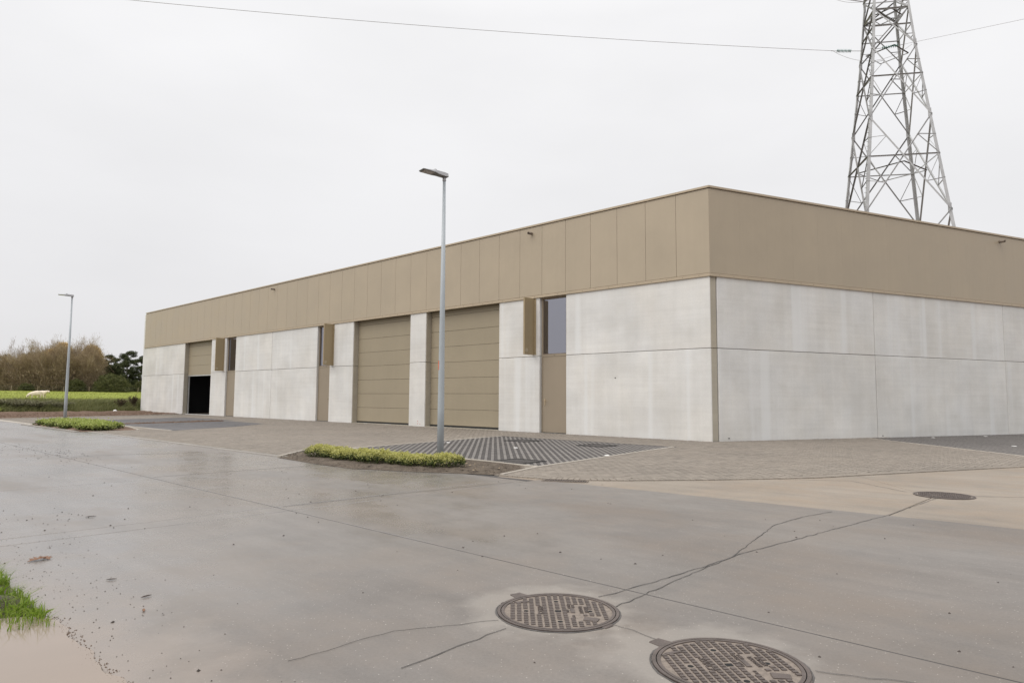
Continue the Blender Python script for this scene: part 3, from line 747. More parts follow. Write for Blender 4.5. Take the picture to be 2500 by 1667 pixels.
# ================================================================== WAREHOUSE
wh = tag(empty('warehouse', (0, 0, 0)), 'low warehouse with pale concrete panels below and bronze metal cladding above', 'warehouse')
ZJ, ZC, ZT = 2.5, 4.445, 6.945
LEFT = [(0.0, 5.0), (6.1, 8.0), (12.0, 13.0), (17.0, 18.9), (20.0, 24.42), (24.42, 28.6), (29.8, 31.8), (35.8, KL)]
def panel(side, s0, s1, z0, z1, mat):
    mb = MB(); wbox(mb, side, s0 + 0.009, s1 - 0.009, -0.24, rnd.uniform(-0.002, 0.003), z0, z1)
    mb.build('concrete_panel', mat, wh, bevel=0.012)
for s0, s1 in LEFT:
    panel('L', s0, s1, -0.1, ZJ - 0.006, M['conc_l']); panel('L', s0, s1, ZJ + 0.006, ZC + 0.03, M['conc_l'])
RJ = [0.225, 6.35, 12.84, 19.3, 24.0]
for i in range(4):
    panel('R', RJ[i], RJ[i + 1], -0.1, ZJ - 0.006, M['conc_r']); panel('R', RJ[i], RJ[i + 1], ZJ + 0.006, ZC + 0.03, M['conc_r'])
for z0, z1 in ((-0.1, ZJ - 0.006), (ZJ + 0.006, ZC + 0.03)):
    mb = MB(); wbox(mb, 'R', 0.012, 0.215, -0.2, -0.018, z0, z1); mb.build('corner_post', M['conc_edge'], wh, bevel=0.008)
# raw jambs of the openings
for s1, dep in ((5.0, 0), (8.0, 0), (12.0, 0), (13.0, 0), (17.0, 0), (31.8, 0), (35.8, 0)): pass
def jamb(s, sgn):
    mb = MB(); a0, a1 = (s, s + 0.02 * sgn); lo, hi = min(a0, a1), max(a0, a1)
    for z0, z1 in ((-0.1, 1.7), (1.706, ZJ - 0.008), (ZJ + 0.008, ZC)):
        wbox(mb, 'L', lo, hi, -0.30, -0.022, z0, z1)
    mb.build('raw_jamb', M['conc_edge'], wh)
for s in (12.0, 17.0, 35.8): jamb(s - 0.004, -1)
# cladding
def clad(side, s0, s1, mat):
    g_ = 0.004 if side == 'L' else 0.0004
    mb = MB(); wbox(mb, side, s0 + g_, s1 - g_, -0.04, 0.020, 4.541, 6.868); mb.build('cladding_panel', mat, wh, bevel=0.002 if side == 'L' else 0.0008)
for k_ in range(43): clad('L', k_ + (0.0 if k_ else -0.0175), min(k_ + 1, 42.94), M['clad'])
for k_ in range(24): clad('R', k_ + (0.05 if k_ else -0.0175), min(k_ + 1.05, 24.0), M['clad_r'])
mb = MB(); wbox(mb, 'L', 0.02, 42.9, -0.12, -0.042, 4.45, 6.9); wbox(mb, 'R', 0.02, 24, -0.12, -0.042, 4.45, 6.9); mb.build('cladding_backing', M['dark'], wh)  # near-black backing paints the deep shade of the gap under the coping
def profile(side, name, s0, s1, o1, z0, z1, mat, unit, o0=-0.10):
    s = s0
    while s < s1 - 1e-3:
        e_ = min(s + unit, s1); mb = MB(); wbox(mb, side, s + 0.001, e_ - 0.001, o0, o1, z0, z1); mb.build(name, mat, wh, bevel=0.003); s = e_
for side, s1 in (('L', 42.98), ('R', 24.0)):
    profile(side, 'drip_flashing', -0.028, s1, 0.042, ZC, 4.53, M['trim'], 6.0)
    profile(side, 'coping', -0.033, s1, 0.050, 6.884, ZT, M['trim'], 4.0, -0.35)
mb = MB()
for side, s1 in (('L', 43), ('R', 24)):
    s = 0.3
    while s < s1:
        c_ = [wp(side, s + 0.011 * math.cos(q), 0.046, 4.487 + 0.011 * math.sin(q)) for q in np.linspace(0, 2 * math.pi, 7)[:-1]]; c2 = [wp(side, s + 0.011 * math.cos(q), 0.04, 4.487 + 0.011 * math.sin(q)) for q in np.linspace(0, 2 * math.pi, 7)[:-1]]
        mb.add(c2 + c_, [(6, 7, 8, 9, 10, 11)] + [(i, (i + 1) % 6, 6 + (i + 1) % 6, 6 + i) for i in range(6)]); s += 0.5
mb.build('flashing_screw', M['bronze_dark'], wh)
wh_s = [o for o in wh.children if o.name.startswith('flashing_screw')][0]; tag(wh_s, kind='stuff')
# cladding end cap at the far corner, roof, back walls, floor slab, liner added against light leaks
mb = MB(); wbox(mb, 'L', 42.94, 42.965, -0.3, 0.022, 4.536, 6.868); mb.build('end_cap', M['clad'], wh)
mb = MB(); mb.prism([(p[0], p[1]) for p in ccw([tuple(C + DB * 0.3 + FR['R'][0] * 0.2), tuple(Rend + DB * 0.3), BLD[2], BLD[3], tuple(Lend + DB * 0.3)])], 6.35, 6.6); mb.build('roof', M['roof'], wh)
mb = MB(); mb.prism([(p[0], p[1]) for p in ccw([tuple(C + DB * 0.02), tuple(Rend + DB * 0.1), BLD[2], BLD[3], tuple(Lend + DB * 0.02)])], -0.2, 0.022); mb.build('floor_slab', simple('hall_floor', (0.12, 0.12, 0.115), 0.7), wh)
for i in (1, 2, 3):
    p, q = Vector(BLD[i]), Vector(BLD[(i + 1)]) ; t = (q - p).normalized(); n = Vector((-t.y, t.x)) * 0.24
    mb = MB(); mb.prism([tuple(p), tuple(q), tuple(q + n), tuple(p + n)], -0.1, 6.8); mb.build('rear_wall', M['conc_l'], wh)
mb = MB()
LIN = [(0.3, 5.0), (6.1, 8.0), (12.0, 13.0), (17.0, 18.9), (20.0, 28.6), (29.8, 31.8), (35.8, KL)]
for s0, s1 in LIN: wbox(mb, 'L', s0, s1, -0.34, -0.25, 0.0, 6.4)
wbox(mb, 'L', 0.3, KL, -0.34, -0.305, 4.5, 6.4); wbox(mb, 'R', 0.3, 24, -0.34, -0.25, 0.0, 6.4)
mb.build('light_leak_liner', M['dark'], wh)  # thin dark wall added behind the panels to stop light leaking through
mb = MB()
for s in (30.4, 37.0):                                    # near-black walls added round the open bay, its shade painted in
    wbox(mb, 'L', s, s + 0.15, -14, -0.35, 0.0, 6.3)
wbox(mb, 'L', 30.4, 37.15, -14.2, -14, 0.0, 6.3); mb.build('dark_hall_wall', M['hall_black'], wh)
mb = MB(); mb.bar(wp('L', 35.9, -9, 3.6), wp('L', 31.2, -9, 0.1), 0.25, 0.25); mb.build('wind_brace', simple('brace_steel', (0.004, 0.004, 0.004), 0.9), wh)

# sectional doors
def sectional(s0, s1, zb, label=None):
    fr = MB()
    for s, sg in ((s0, 1), (s1, -1)):
        lo, hi = sorted((s, s + 0.06 * sg)); wbox(fr, 'L', lo, hi, -0.30, -0.262, 0.0, 4.46)
    wbox(fr, 'L', s0 + 0.06, s1 - 0.06, -0.30, -0.272, 4.36, 4.5)
    d = fr.build('sectional_door', M['rubber'], wh)
    if label: d['label'] = label
    h = 0.595; z = zb + 0.06
    mb = MB(); wbox(mb, 'L', s0 + 0.05, s1 - 0.05, -0.275, -0.235, zb, zb + 0.055); mb.build('bottom_seal', M['rubber'] if zb < 1 else M['alu'], d)
    first = True
    while z < 4.44:
        z1 = min(z + h, 4.47)
        mb = MB(); wbox(mb, 'L', s0 + 0.03, s1 - 0.03, -0.285, -0.248, z + 0.004, z1 - 0.004); mb.build('door_section', M['door'], d, bevel=0.004); z = z1
sectional(8.0, 12.0, 0.03); sectional(13.0, 17.0, 0.03); sectional(31.8, 35.8, 2.36, 'sectional door pulled halfway up over a black opening')
mb = MB(); wbox(mb, 'L', 35.60, 35.66, -0.31, -0.25, 0.02, 2.4); mb.build('guide_rail', M['alu'], wh)
for s0, s1 in ((8, 12), (13, 17), (31.8, 35.8)):
    mb = MB(); wbox(mb, 'L', s0 + 0.01, s1 - 0.01, -0.25, -0.01, -0.1, 0.024); mb.build('door_sill', M['conc_edge'] if s0 < 30 else M['conc_l'], wh)
# pedestrian doors with a window above
def pedestrian(s0, s1, hs, hd):
    fr = MB(); w = 0.05
    wbox(fr, 'L', s0 + 0.004, s0 + w, -0.2, -0.09, 0.0, 4.45); wbox(fr, 'L', s1 - w, s1 - 0.004, -0.2, -0.09, 0.0, 4.45)
    wbox(fr, 'L', s0 + w, s1 - w, -0.2, -0.092, 2.49, 2.56); wbox(fr, 'L', s0 + w, s1 - w, -0.2, -0.092, 4.40, 4.45)
    d = fr.build('pedestrian_door', M['pdoor'], wh)
    mb = MB(); wbox(mb, 'L', s0 + w + 0.004, s1 - w - 0.004, -0.16, -0.097, 0.03, 2.484); mb.build('door_leaf', M['pdoor'], d, bevel=0.004)
    mb = MB(); wbox(mb, 'L', s0 + w, s1 - w, -0.13, -0.104, 0.0, 0.026); mb.build('threshold', M['rubber'], d)
    win = MB(); a0, a1 = s0 + w, s1 - w
    for q in ((a0, a0 + 0.03, 2.56, 4.40), (a1 - 0.03, a1, 2.56, 4.40), (a0 + 0.03, a1 - 0.03, 2.56, 2.585), (a0 + 0.03, a1 - 0.03, 4.375, 4.40)): wbox(win, 'L', q[0], q[1], -0.16, -0.110, q[2], q[3])
    wi = win.build('window', M['bronze_dark'], wh)
    mb = MB(); wbox(mb, 'L', a0 + 0.028, a1 - 0.028, -0.140, -0.125, 2.583, 4.378); mb.build('pane', M['glass'], wi)
    h = MB(); wbox(h, 'L', hs - 0.02, hs + 0.02, -0.1, -0.086, 0.90, 1.12)
    h.tube([wp('L', hs, -0.09, 1.05), wp('L', hs, -0.03, 1.05), wp('L', hs + 0.13 * hd, -0.028, 1.045)], 0.011, 8); h.build('handle', M['brass'], d)
    v = MB(); v.tube([wp('L', a0 + 0.35 if hd > 0 else a0 + 0.5, -0.095, 2.525), wp('L', a0 + 0.35 if hd > 0 else a0 + 0.5, -0.08, 2.525)], 0.012, 8); v.build('vent_plug', M['rubber'], d)
pedestrian(5.0, 6.1, 5.95, -1); pedestrian(18.9, 20.0, 19.02, 1); pedestrian(28.6, 29.8, 28.72, 1)
# upright fins beside the upper windows
def fin(s, label, face):
    mb = MB(); wbox(mb, 'L', s + 0.06, s + 0.125, 0.006, 0.47, 2.56, 4.442)
    f = mb.build('wall_fin', M['fin'], wh, bevel=0.004)
    f['label'] = label
    mb = MB(); wbox(mb, 'L', s - 0.03, s + 0.062, 0.004, 0.014, 2.56, 4.442); mb.build('flange', M['fin'], f, bevel=0.002)
    mb = MB()
    for z in (2.62, 3.1, 3.65, 4.2, 4.40): wbox(mb, 'L', s + 0.008, s + 0.03, 0.013, 0.022, z, z + 0.022)
    mb.build('screw', M['bronze_dark'], f)
    g = MB(); N = 24; so = s + 0.058
    for k_ in range(N):                                     # ring
        q0, q1 = 2 * math.pi * k_ / N, 2 * math.pi * (k_ + 1) / N; V = []
        for o in (so, so - 0.0035):
            for q, r_ in ((q0, 0.062), (q1, 0.062), (q1, 0.044), (q0, 0.044)): V.append(wp('L', o, 0.37 + r_ * math.cos(q), 2.70 + r_ * math.sin(q)))
        g.hexa(V)
    for d_ in (-0.018, 0.012):                              # two slanting strokes inside the ring
        V = []
        for o in (so, so - 0.0035):
            for x_, z_ in ((d_ - 0.022, -0.03), (d_ - 0.008, -0.036), (d_ + 0.022, 0.03), (d_ + 0.008, 0.036)): V.append(wp('L', o, 0.37 - x_, 2.70 + z_))
        g.hexa(V)
    g.build('round_emblem', M['etch'], f)
fin(6.29, 'bronze fin left of the nearest upper window', 1); fin(18.58, 'bronze fin covering the middle upper window', 1); fin(30.06, 'bronze fin beside the half-open door', 1)
# overflow spouts
def spout(side, s, z):
    mb = MB(); N = 14; ro, ri = 0.045, 0.037; V = []
    for o in (0.0, 0.21):
        for r_ in (ro, ri):
            for k_ in range(N): q = 2 * math.pi * k_ / N; V.append(wp(side, s + r_ * math.cos(q), o, z + r_ * math.sin(q) - (0.0 if o == 0 else 0.012)))
    F = []
    for k_ in range(N):
        k2 = (k_ + 1) % N; F += [(k_, k2, 2 * N + k2, 2 * N + k_), (N + k_, 3 * N + k_, 3 * N + k2, N + k2), (2 * N + k_, 2 * N + k2, 3 * N + k2, 3 * N + k_)]
    mb.add(V, F); mb.build('overflow_spout', M['bronze_dark'], wh, True)
spout('L', 6.45, 6.66); spout('L', 24.33, 6.66); spout('R', 12.82, 6.68)
mb = MB()
for s, z in ((12.42, 0.2), (12.42, 0.1), (12.28, 0.09)):
    wbox(mb, 'L', s - 0.014, s + 0.014, -0.001, 0.006, z, z + 0.028)
mb.build('red_marks', M['redtag'], wh)
mb = MB()
for side, s, z in (('R', 0.55, 0.09), ('R', 6.55, 0.06), ('L', 3.1, 1.75)): wbox(mb, side, s - 0.02, s + 0.02, -0.002, 0.012, z - 0.012, z + 0.012)
mb.build('anchor_plug', M['rubber'], wh)

# ================================================================== STREET LAMPS
def lamp(x, y, rz, label):
    t = tag(empty('street_lamp', (x, y, 0)), label, 'street lamp', 'grey street lamps along the road'); t.rotation_euler.z = rz
    mb = MB(); mb.tube([(0, 0, -0.1), (0, 0, 0.9), (0, 0, 2.6), (0, 0, 5.27)], [0.0635, 0.061, 0.049, 0.028], 20); mb.build('pole', M['pole'], t, True)
    mb = MB(); mb.tube([(0, 0, 5.235), (0, 0, 5.24), (0, 0, 5.312)], [0.034, 0.036, 0.033], 16); mb.build('collar', M['head'], t, True)
    h = MB()
    # housing: long flat wedge, deeper at the pole end, drawn as a lofted outline
    secs = [(0.50, 0.090, 5.345, 5.358), (0.47, 0.105, 5.340, 5.366), (0.33, 0.107, 5.333, 5.378), (0.24, 0.105, 5.327, 5.390), (0.16, 0.072, 5.318, 5.398), (0.02, 0.066, 5.306, 5.395), (-0.06, 0.062, 5.306, 5.385)]
    V = []
    for xx, w, z0, z1 in secs: V += [(xx, -w, z0 + 0.012), (xx, w, z0 + 0.012), (xx, w * 0.86, z1), (xx, -w * 0.86, z1)]
    n = len(secs); F = [(0, 1, 2, 3), tuple(4 * (n - 1) + q for q in (3, 2, 1, 0))]
    for i in range(n - 1):
        for q in range(4): F.append((4 * i + q, 4 * (i + 1) + q, 4 * (i + 1) + (q + 1) % 4, 4 * i + (q + 1) % 4))
    h.add(V, F); hd = h.build('lamp_head', M['head'], t, bevel=0.004)
    V = []
    for xx, w, z0, z1 in secs: V += [(xx, -w * 0.97, z0 + 0.008), (xx, w * 0.97, z0 + 0.008), (xx, w * 0.97, z0 + 0.022), (xx, -w * 0.97, z0 + 0.022)]
    u = MB(); u.add(V, F); u.build('underside', M['head_dark'], hd)
    u = MB(); z_ = 5.343; u.hexa([(x_, y_, zz + (0.47 - x_) * -0.04) for zz in (z_, z_ + 0.012) for x_, y_ in ((0.265, -0.085), (0.465, -0.085), (0.465, 0.085), (0.265, 0.085))]); u.build('lens', M['lens'], hd)
    u = MB(); u.tube([(0.20, 0, 5.385), (0.20, 0, 5.425), (0.20, 0, 5.435)], [0.03, 0.03, 0.018], 14); u.build('photocell', M['head'], hd, True)
    return t
l1 = lamp(-1.31, 12.72, R(216), 'nearest grey street lamp standing behind the row of clipped shrubs')
l2 = lamp(-18.75, 28.84, R(214), 'far grey street lamp behind the leafy bed at left')
u = MB(); u.hexa([(0.052 * math.cos(R(-28 + q)) * k_, 0.052 * math.sin(R(-28 + q)) * k_, z) for z in (1.645, 1.815) for q, k_ in ((0, 1.02), (30, 1.02), (30, 1.15), (0, 1.15))]); u.build('orange_tape', M['orange'], l1)
u = MB(); u.tube([(0, 0, 0.0), (0, 0, 0.05)], [0.09, 0.07], 16); u.build('base_collar', M['soil'], l1)

# ================================================================== MANHOLE COVERS
FONT_Z = 0.0
def manhole(x, y, rot, label, words, lug=True, D=0.645, fine=True):
    t = tag(empty('manhole_cover', (x, y, 0)), label, 'manhole cover', 'round cast iron manhole covers in the street'); t.rotation_euler.z = rot
    def ring(r0, r1, z0, z1, name, mat, par, N=72):
        mb = MB(); V = []
        for k_ in range(N):
            q = 2 * math.pi * k_ / N; c_, s_ = math.cos(q), math.sin(q); V += [(r0 * c_, r0 * s_, z0), (r1 * c_, r1 * s_, z0), (r1 * c_, r1 * s_, z1), (r0 * c_, r0 * s_, z1)]
        F = [(4 * k_ + q, 4 * ((k_ + 1) % N) + q, 4 * ((k_ + 1) % N) + (q + 1) % 4, 4 * k_ + (q + 1) % 4) for k_ in range(N) for q in range(4)]
        mb.add(V, F); return mb.build(name, mat, par)
    Ro = D / 2
    fr = ring(Ro - 0.016, Ro, -0.02, 0.008, 'frame', M['iron'], t)
    d = MB(); N = 72; d.prism([((Ro - 0.021) * math.cos(2 * math.pi * k_ / N), (Ro - 0.021) * math.sin(2 * math.pi * k_ / N)) for k_ in range(N)], -0.02, 0.0035); lidm = d.build('lid', M['iron_dust'], t)
    d = MB(); d.prism([((Ro - 0.015) * math.cos(2 * math.pi * k_ / N), (Ro - 0.015) * math.sin(2 * math.pi * k_ / N)) for k_ in range(N)], -0.02, 0.0012); d.build('seat_gap', M['hole'], t)
    ring(Ro - 0.036, Ro - 0.0205, 0.0, 0.0078, 'rim', M['iron'], lidm)
    g = 0.0345; st = MB(); holes = [(0, 0, 'q'), (-0.17, 0, 'o'), (0.17, 0, 'o'), (0, 0.17, 'o'), (0, -0.17, 'o')]
    blocks = [(-0.095, 0.01, 0.040, 0.13)] + ([(0.078, 0.0, 0.075, 0.25), (0.135, 0.02, 0.07, 0.17), (0.15, -0.13, 0.12, 0.10), (-0.19, 0.16, 0.10, 0.04)] if fine else [])
    n = int(Ro / g) + 1
    for i in range(-n, n + 1):
        for j in range(-2 * n, 2 * n + 1):
            px, py = i * g, (j + 0.5) * g * 0.82
            if math.hypot(px, py) > Ro - 0.048: continue
            if any(abs(px - hx) < 0.022 and abs(py - hy) < 0.02 for hx, hy, _ in holes): continue
            if any(abs(px - bx) < bw / 2 and abs(py - by) < bh / 2 for bx, by, bw, bh in blocks): continue
            w, h_ = 0.0225 / 2, 0.0205 / 2
            st.hexa([(px + sx * w * k_, py + sy * h_ * k_, z) for z, k_ in ((0.003, 1.0), (0.0082, 0.9)) for sx, sy in ((-1, -1), (1, -1), (1, 1), (-1, 1))])
    tag(st.build('tread_studs', M['iron'], lidm), kind='stuff')
    for hx, hy, kd in holes:
        mb = MB(); r_ = 0.013
        if kd == 'q': mb.prism([(hx - 0.016, hy - 0.015), (hx + 0.016, hy - 0.015), (hx + 0.016, hy + 0.015), (hx - 0.016, hy + 0.015)], -0.01, 0.0048)
        else: mb.prism([(hx + r_ * math.cos(q), hy + r_ * math.sin(q)) for q in np.linspace(0, 2 * math.pi, 13)[:-1]], -0.01, 0.0048)
        mb.build('pick_hole', M['hole'], lidm)
    for txt, tx, ty, size in words:
        cu_ = bpy.data.curves.new('lettering', 'FONT'); cu_.body = txt; cu_.size = size; cu_.extrude = 0.0028; cu_.align_x = 'CENTER'; cu_.align_y = 'CENTER'; cu_.resolution_u = 2
        cu_.materials.append(M['iron']); cu_.offset = 0.0006
        tmp_ = link('lettering', cu_); me_ = bpy.data.meshes.new_from_object(tmp_.evaluated_get(bpy.context.evaluated_depsgraph_get())); bpy.data.objects.remove(tmp_); o = link('lettering', me_, lidm); o.location = (tx, ty, 0.0045); o.rotation_euler.z = R(-90)
    if fine:
        mb = MB(); mb.prism([(0.066, -0.03), (0.088, -0.03), (0.088, 0.045), (0.066, 0.045)], 0.003, 0.008); mb.build('makers_plate', M['iron'], lidm, bevel=0.001)
        mb = MB(); mb.prism([(0.118, -0.155), (0.19, -0.17), (0.205, -0.13), (0.13, -0.10)], 0.003, 0.009); mb.build('keyway', M['iron'], lidm, bevel=0.002); mb = MB(); mb.prism([(-0.235, 0.150), (-0.155, 0.172), (-0.148, 0.158), (-0.22, 0.133)], 0.003, 0.009); mb.build('keyway', M['iron'], lidm, bevel=0.002)
    if lug:
        mb = MB(); a_ = R(125); c_, s_ = math.cos(a_), math.sin(a_)
        q = [(Ro - 0.01, -0.045), (Ro + 0.075, -0.035), (Ro + 0.075, 0.035), (Ro - 0.01, 0.045)]
        mb.prism([(x_ * c_ - y_ * s_, x_ * s_ + y_ * c_) for x_, y_ in q], -0.02, 0.005); mb.build('hinge_lug', M['iron'], t, bevel=0.003)
        mb = MB(); a_ = R(-45); c_, s_ = math.cos(a_), math.sin(a_)
        q = [(Ro - 0.01, -0.04), (Ro + 0.02, -0.03), (Ro + 0.02, 0.03), (Ro - 0.01, 0.04)]
        mb.prism([(x_ * c_ - y_ * s_, x_ * s_ + y_ * c_) for x_, y_ in q], -0.02, 0.006); mb.build('hinge_lug', M['iron'], t, bevel=0.003)
        q = 40; rb = ribbon('mortar_crack', [((Ro + 0.006) * math.cos(k_ * 2 * math.pi / q), (Ro + 0.006) * math.sin(k_ * 2 * math.pi / q)) for k_ in range(q + 1)], 0.016, t, M['crack'], 0.0022, 0.03, 0.003)
W1 = [('DWA', -0.095, 0.035, 0.036), ('CB', -0.095, -0.03, 0.04), ('EN 124', 0.062, 0.08, 0.022), ('D400', 0.084, 0.08, 0.022), ('TELE', 0.048, -0.0, 0.024), ('LECOMTE', 0.122, 0.02, 0.026), ('PAMREX', 0.150, 0.02, 0.026), ('E 40 N', 0.075, -0.10, 0.018)]
W2 = [('RWA', -0.095, 0.035, 0.040), ('CP', -0.095, -0.03, 0.046)] + W1[2:]
manhole(0.254, 3.735, R(0), 'round iron manhole cover marked DWA, the left one of the two nearest', W1)
manhole(0.934, 3.012, R(6), 'round iron manhole cover marked RWA at the bottom edge of the picture', W2)
manhole(5.18, 8.29, R(20), 'flat iron manhole cover in the tan side street at right', [], False, 0.64, False)
# gutter grate under the paver edge
gt = tag(empty('gutter_grate', (0.73, 9.50, 0)), 'rusty gutter inlet grate at the corner of the block paving', 'drain grate'); gt.rotation_euler.z = R(-17)
mb = MB(); mb.hexa([(x_, y_, z) for z in (-0.02, 0.002) for x_, y_ in ((-0.30, -0.10), (0.30, -0.10), (0.30, 0.07), (-0.30, 0.07))]); mb.build('shaft', M['hole'], gt)
for k_ in range(17):
    mb = MB(); x_ = -0.28 + k_ * 0.035; mb.hexa([(x_ + dx, y_, z) for z in (0.0, 0.009) for dx, y_ in ((0, -0.09), (0.018, -0.09), (0.018, 0.06), (0, 0.06))]); mb.build('grate_bar', M['iron'], gt)
mb = MB()
for q in ((-0.30, 0.30, -0.10, -0.09), (-0.30, 0.30, 0.06, 0.07), (-0.30, -0.282, -0.09, 0.06), (0.315, 0.33, -0.09, 0.06)): mb.hexa([(x_, y_, z) for z in (-0.01, 0.011) for x_, y_ in ((q[0], q[2]), (q[1], q[2]), (q[1], q[3]), (q[0], q[3]))])
mb.build('frame', M['iron_dust'], gt)

# ================================================================== PYLON AND LINES
py = tag(empty('power_pylon', (32.35, 56.9, 0)), 'tall grey lattice power pylon rising behind the warehouse', 'pylon'); py.rotation_euler.z = R(-10.4)
def hw(z): return max(1.36, 4.83 - 0.1007 * z) if z < 36 else 1.33 - (z - 36) * 0.012
def cor(i, z): sx, sy = ((-1, -1), (1, -1), (1, 1), (-1, 1))[i]; h_ = hw(z); return Vector((sx * h_, sy * h_, z))
for i in range(4):
    mb = MB()
    for z0, z1, w in ((-0.2, 8, .26), (8, 16.5, .25), (16.5, 24.7, .23), (24.7, 31, .21), (31, 36, .19), (36, 46, .15)):
        p, q = cor(i, z0), cor(i, z1); sx, sy = ((1, 1), (-1, 1), (-1, -1), (1, -1))[i]; t_ = w * 0.14
        mb.hexa([r_ + Vector((sx * dx, sy * dy, 0)) for r_ in (p, q) for dx, dy in ((0, 0), (w, 0), (w, t_), (0, t_))]); mb.hexa([r_ + Vector((sx * dx, sy * dy, 0)) for r_ in (p, q) for dx, dy in ((0, t_), (t_, t_), (t_, w), (0, w))])
        mb.hexa([Vector((r_.x + sx * dx, r_.y + sy * dy, z1 + dz)) for r_ in (q,) for dz in (-0.35, 0.35) for dx, dy in ((-.01, -.01), (w, -.01), (w, t_ + .01), (-.01, t_ + .01))])
    lg = mb.build('leg', M['steel'], py)
def brace(p, q, w=0.11, mat='steel'):
    w *= 0.78; mb = MB(); a_ = Vector(p); c_ = Vector(q); t_ = (c_ - a_).normalized(); u_ = t_.cross(Vector((0, 0, 1))); u_ = u_.normalized() if u_.length > 1e-3 else Vector((1, 0, 0)); v_ = t_.cross(u_); th = w * 0.16
    mb.hexa([r_ + u_ * x_ + v_ * y_ for r_ in (a_, c_) for x_, y_ in ((-w / 2, 0), (w / 2, 0), (w / 2, th), (-w / 2, th))]); mb.hexa([r_ + u_ * x_ + v_ * y_ for r_ in (a_, c_) for x_, y_ in ((-w / 2, th), (-w / 2 + th, th), (-w / 2 + th, w), (-w / 2, w))])
    mb.build('brace', M[mat], py)
LV = [(8.0, 16.45), (16.45, 24.65), (24.65, 30.95), (30.95, 34.45), (34.45, 36.5)]
for li, (z0, z1) in enumerate(LV):
    for i in range(4):
        j = (i + 1) % 4; A_, B_, C_, D_ = cor(i, z0), cor(j, z0), cor(i, z1), cor(j, z1)
        m = 'steel' if i in (0, 1) else 'steel_dark'  # two faces take the lighter steel, the other two the darker
        w = 0.15 if li < 2 else 0.13
        # the two diagonals of the panel cross on the horizontal
        f = (B_ - A_).length / ((B_ - A_).length + (D_ - C_).length); X_ = A_ + (D_ - A_) * f; zx = X_.z
        brace(A_, D_, w, m); brace(B_ + (A_ - B_) * 0.002, C_, w, m)
        P_, Q_ = cor(i, zx), cor(j, zx)
        if li < 4: brace(P_, Q_, 0.13, m)
        if li < 3:
            for S0, S1, leg0, leg1, zs in ((A_, X_, i, j, z0), (C_, X_, i, j, z1)):
                mid = (S0 + S1) / 2; k0 = cor(i, mid.z + (0.25 if zs == z0 else -0.1)); brace(mid, k0, 0.07, m); brace(mid, P_, 0.07, m)
            for S0, S1, zs in ((B_, X_, z0), (D_, X_, z1)):
                mid = (S0 + S1) / 2; k0 = cor(j, mid.z + (0.25 if zs == z0 else -0.1)); brace(mid, k0, 0.07, m); brace(mid, Q_, 0.07, m)
        else:
            mid = (A_ + X_) / 2; brace(mid, cor(i, mid.z), 0.06, m); mid = (B_ + X_) / 2; brace(mid, cor(j, mid.z), 0.06, m)
for zx in (20.6, 31.0, 34.45):                              # plan bracing
    mids = [(cor(i, zx) + cor((i + 1) % 4, zx)) / 2 for i in range(4)]
    for i in range(4): brace(mids[i], mids[(i + 1) % 4], 0.10, 'steel_dark')
for i in range(4): brace(cor(i, 34.45), cor((i + 1) % 4, 34.45), 0.16); brace(cor(i, 36.5), cor((i + 1) % 4, 36.5), 0.14); brace(cor(i, 34.45), cor((i + 2) % 4, 34.6), 0.12, 'steel_dark')
# cage and cross arms above the frame
for z0, z1 in ((36.5, 39.5), (39.5, 42.5), (42.5, 46)):
    for i in range(4): j = (i + 1) % 4; brace(cor(i, z0), cor(j, z1), 0.1); brace(cor(j, z0), cor(i, z1), 0.1)
for z in (36.7, 42.5):
    for sx in (-1, 1):
        tip = Vector((sx * 5.2, 0, z + 0.2))
        for sy in (-1, 1): brace(Vector((sx * hw(z), sy * hw(z), z)), tip, 0.14); brace(Vector((sx * hw(z + 2), sy * hw(z + 2), z + 2)), tip, 0.11)
# climbing bolts on one leg
mb = MB()
for k_ in range(60):
    z = 10 + k_ * 0.4; p = cor(0, z); mb.bar(p, p + Vector((-0.16, 0, 0)), 0.03)
tag(mb.build('step_bolt', M['steel_dark'], py), kind='stuff')
def insulator(p, q, label, n=10, rr=0.18):
    p = Vector(p); q = Vector(q); t = tag(empty('insulator_string', p), label, 'insulator', 'green glass insulator strings'); v = q - p; dr = v.normalized()
    mb = MB(); mb.tube([-dr * 0.45, v + dr * 0.8], 0.022, 6); mb.build('rod', M['steel_dark'], t)
    for k_ in range(n):
        c_ = v * ((k_ + 0.5) / n); mb = MB(); mb.tube([c_ - dr * 0.03, c_ - dr * 0.01, c_ + dr * 0.03], [0.04, rr, 0.045], 12); mb.build('glass_disc', M['green_glass'], t, True)
    for e_ in (Vector((0, 0, 0)), v):
        mb = MB(); a_ = dr.orthogonal().normalized(); pts = [e_ + a_ * 0.02, e_ + a_ * 0.22 + dr * (0.1 if e_.length < .1 else -0.1), e_ + a_ * 0.26 + dr * (0.28 if e_.length < .1 else -0.28)]
        mb.tube(pts, 0.012, 5); mb.tube([p_ - 2 * a_ * (p_ - e_).dot(a_) for p_ in pts], 0.012, 5); mb.build('arcing_horn', M['steel_dark'], t)
insulator((28.25, 57.45, 31.56), (29.3, 56.95, 31.3), 'green glass insulator string left of the pylon body', 11)
insulator((32.35, 55.2, 30.9), (31.29, 55.8, 30.97), 'green glass insulator string seen through the pylon body', 9)
insulator((28.3, 57.6, 37.05), (29.35, 57.2, 37.0), 'green glass insulator string at the top edge left of the pylon', 11)
def wire(name, pts, label, r=0.017, cat='power line'):
    mb = MB(); mb.tube(pts, r, 5); return tag(mb.build(name, M['wire']), label, cat, 'overhead conductors')
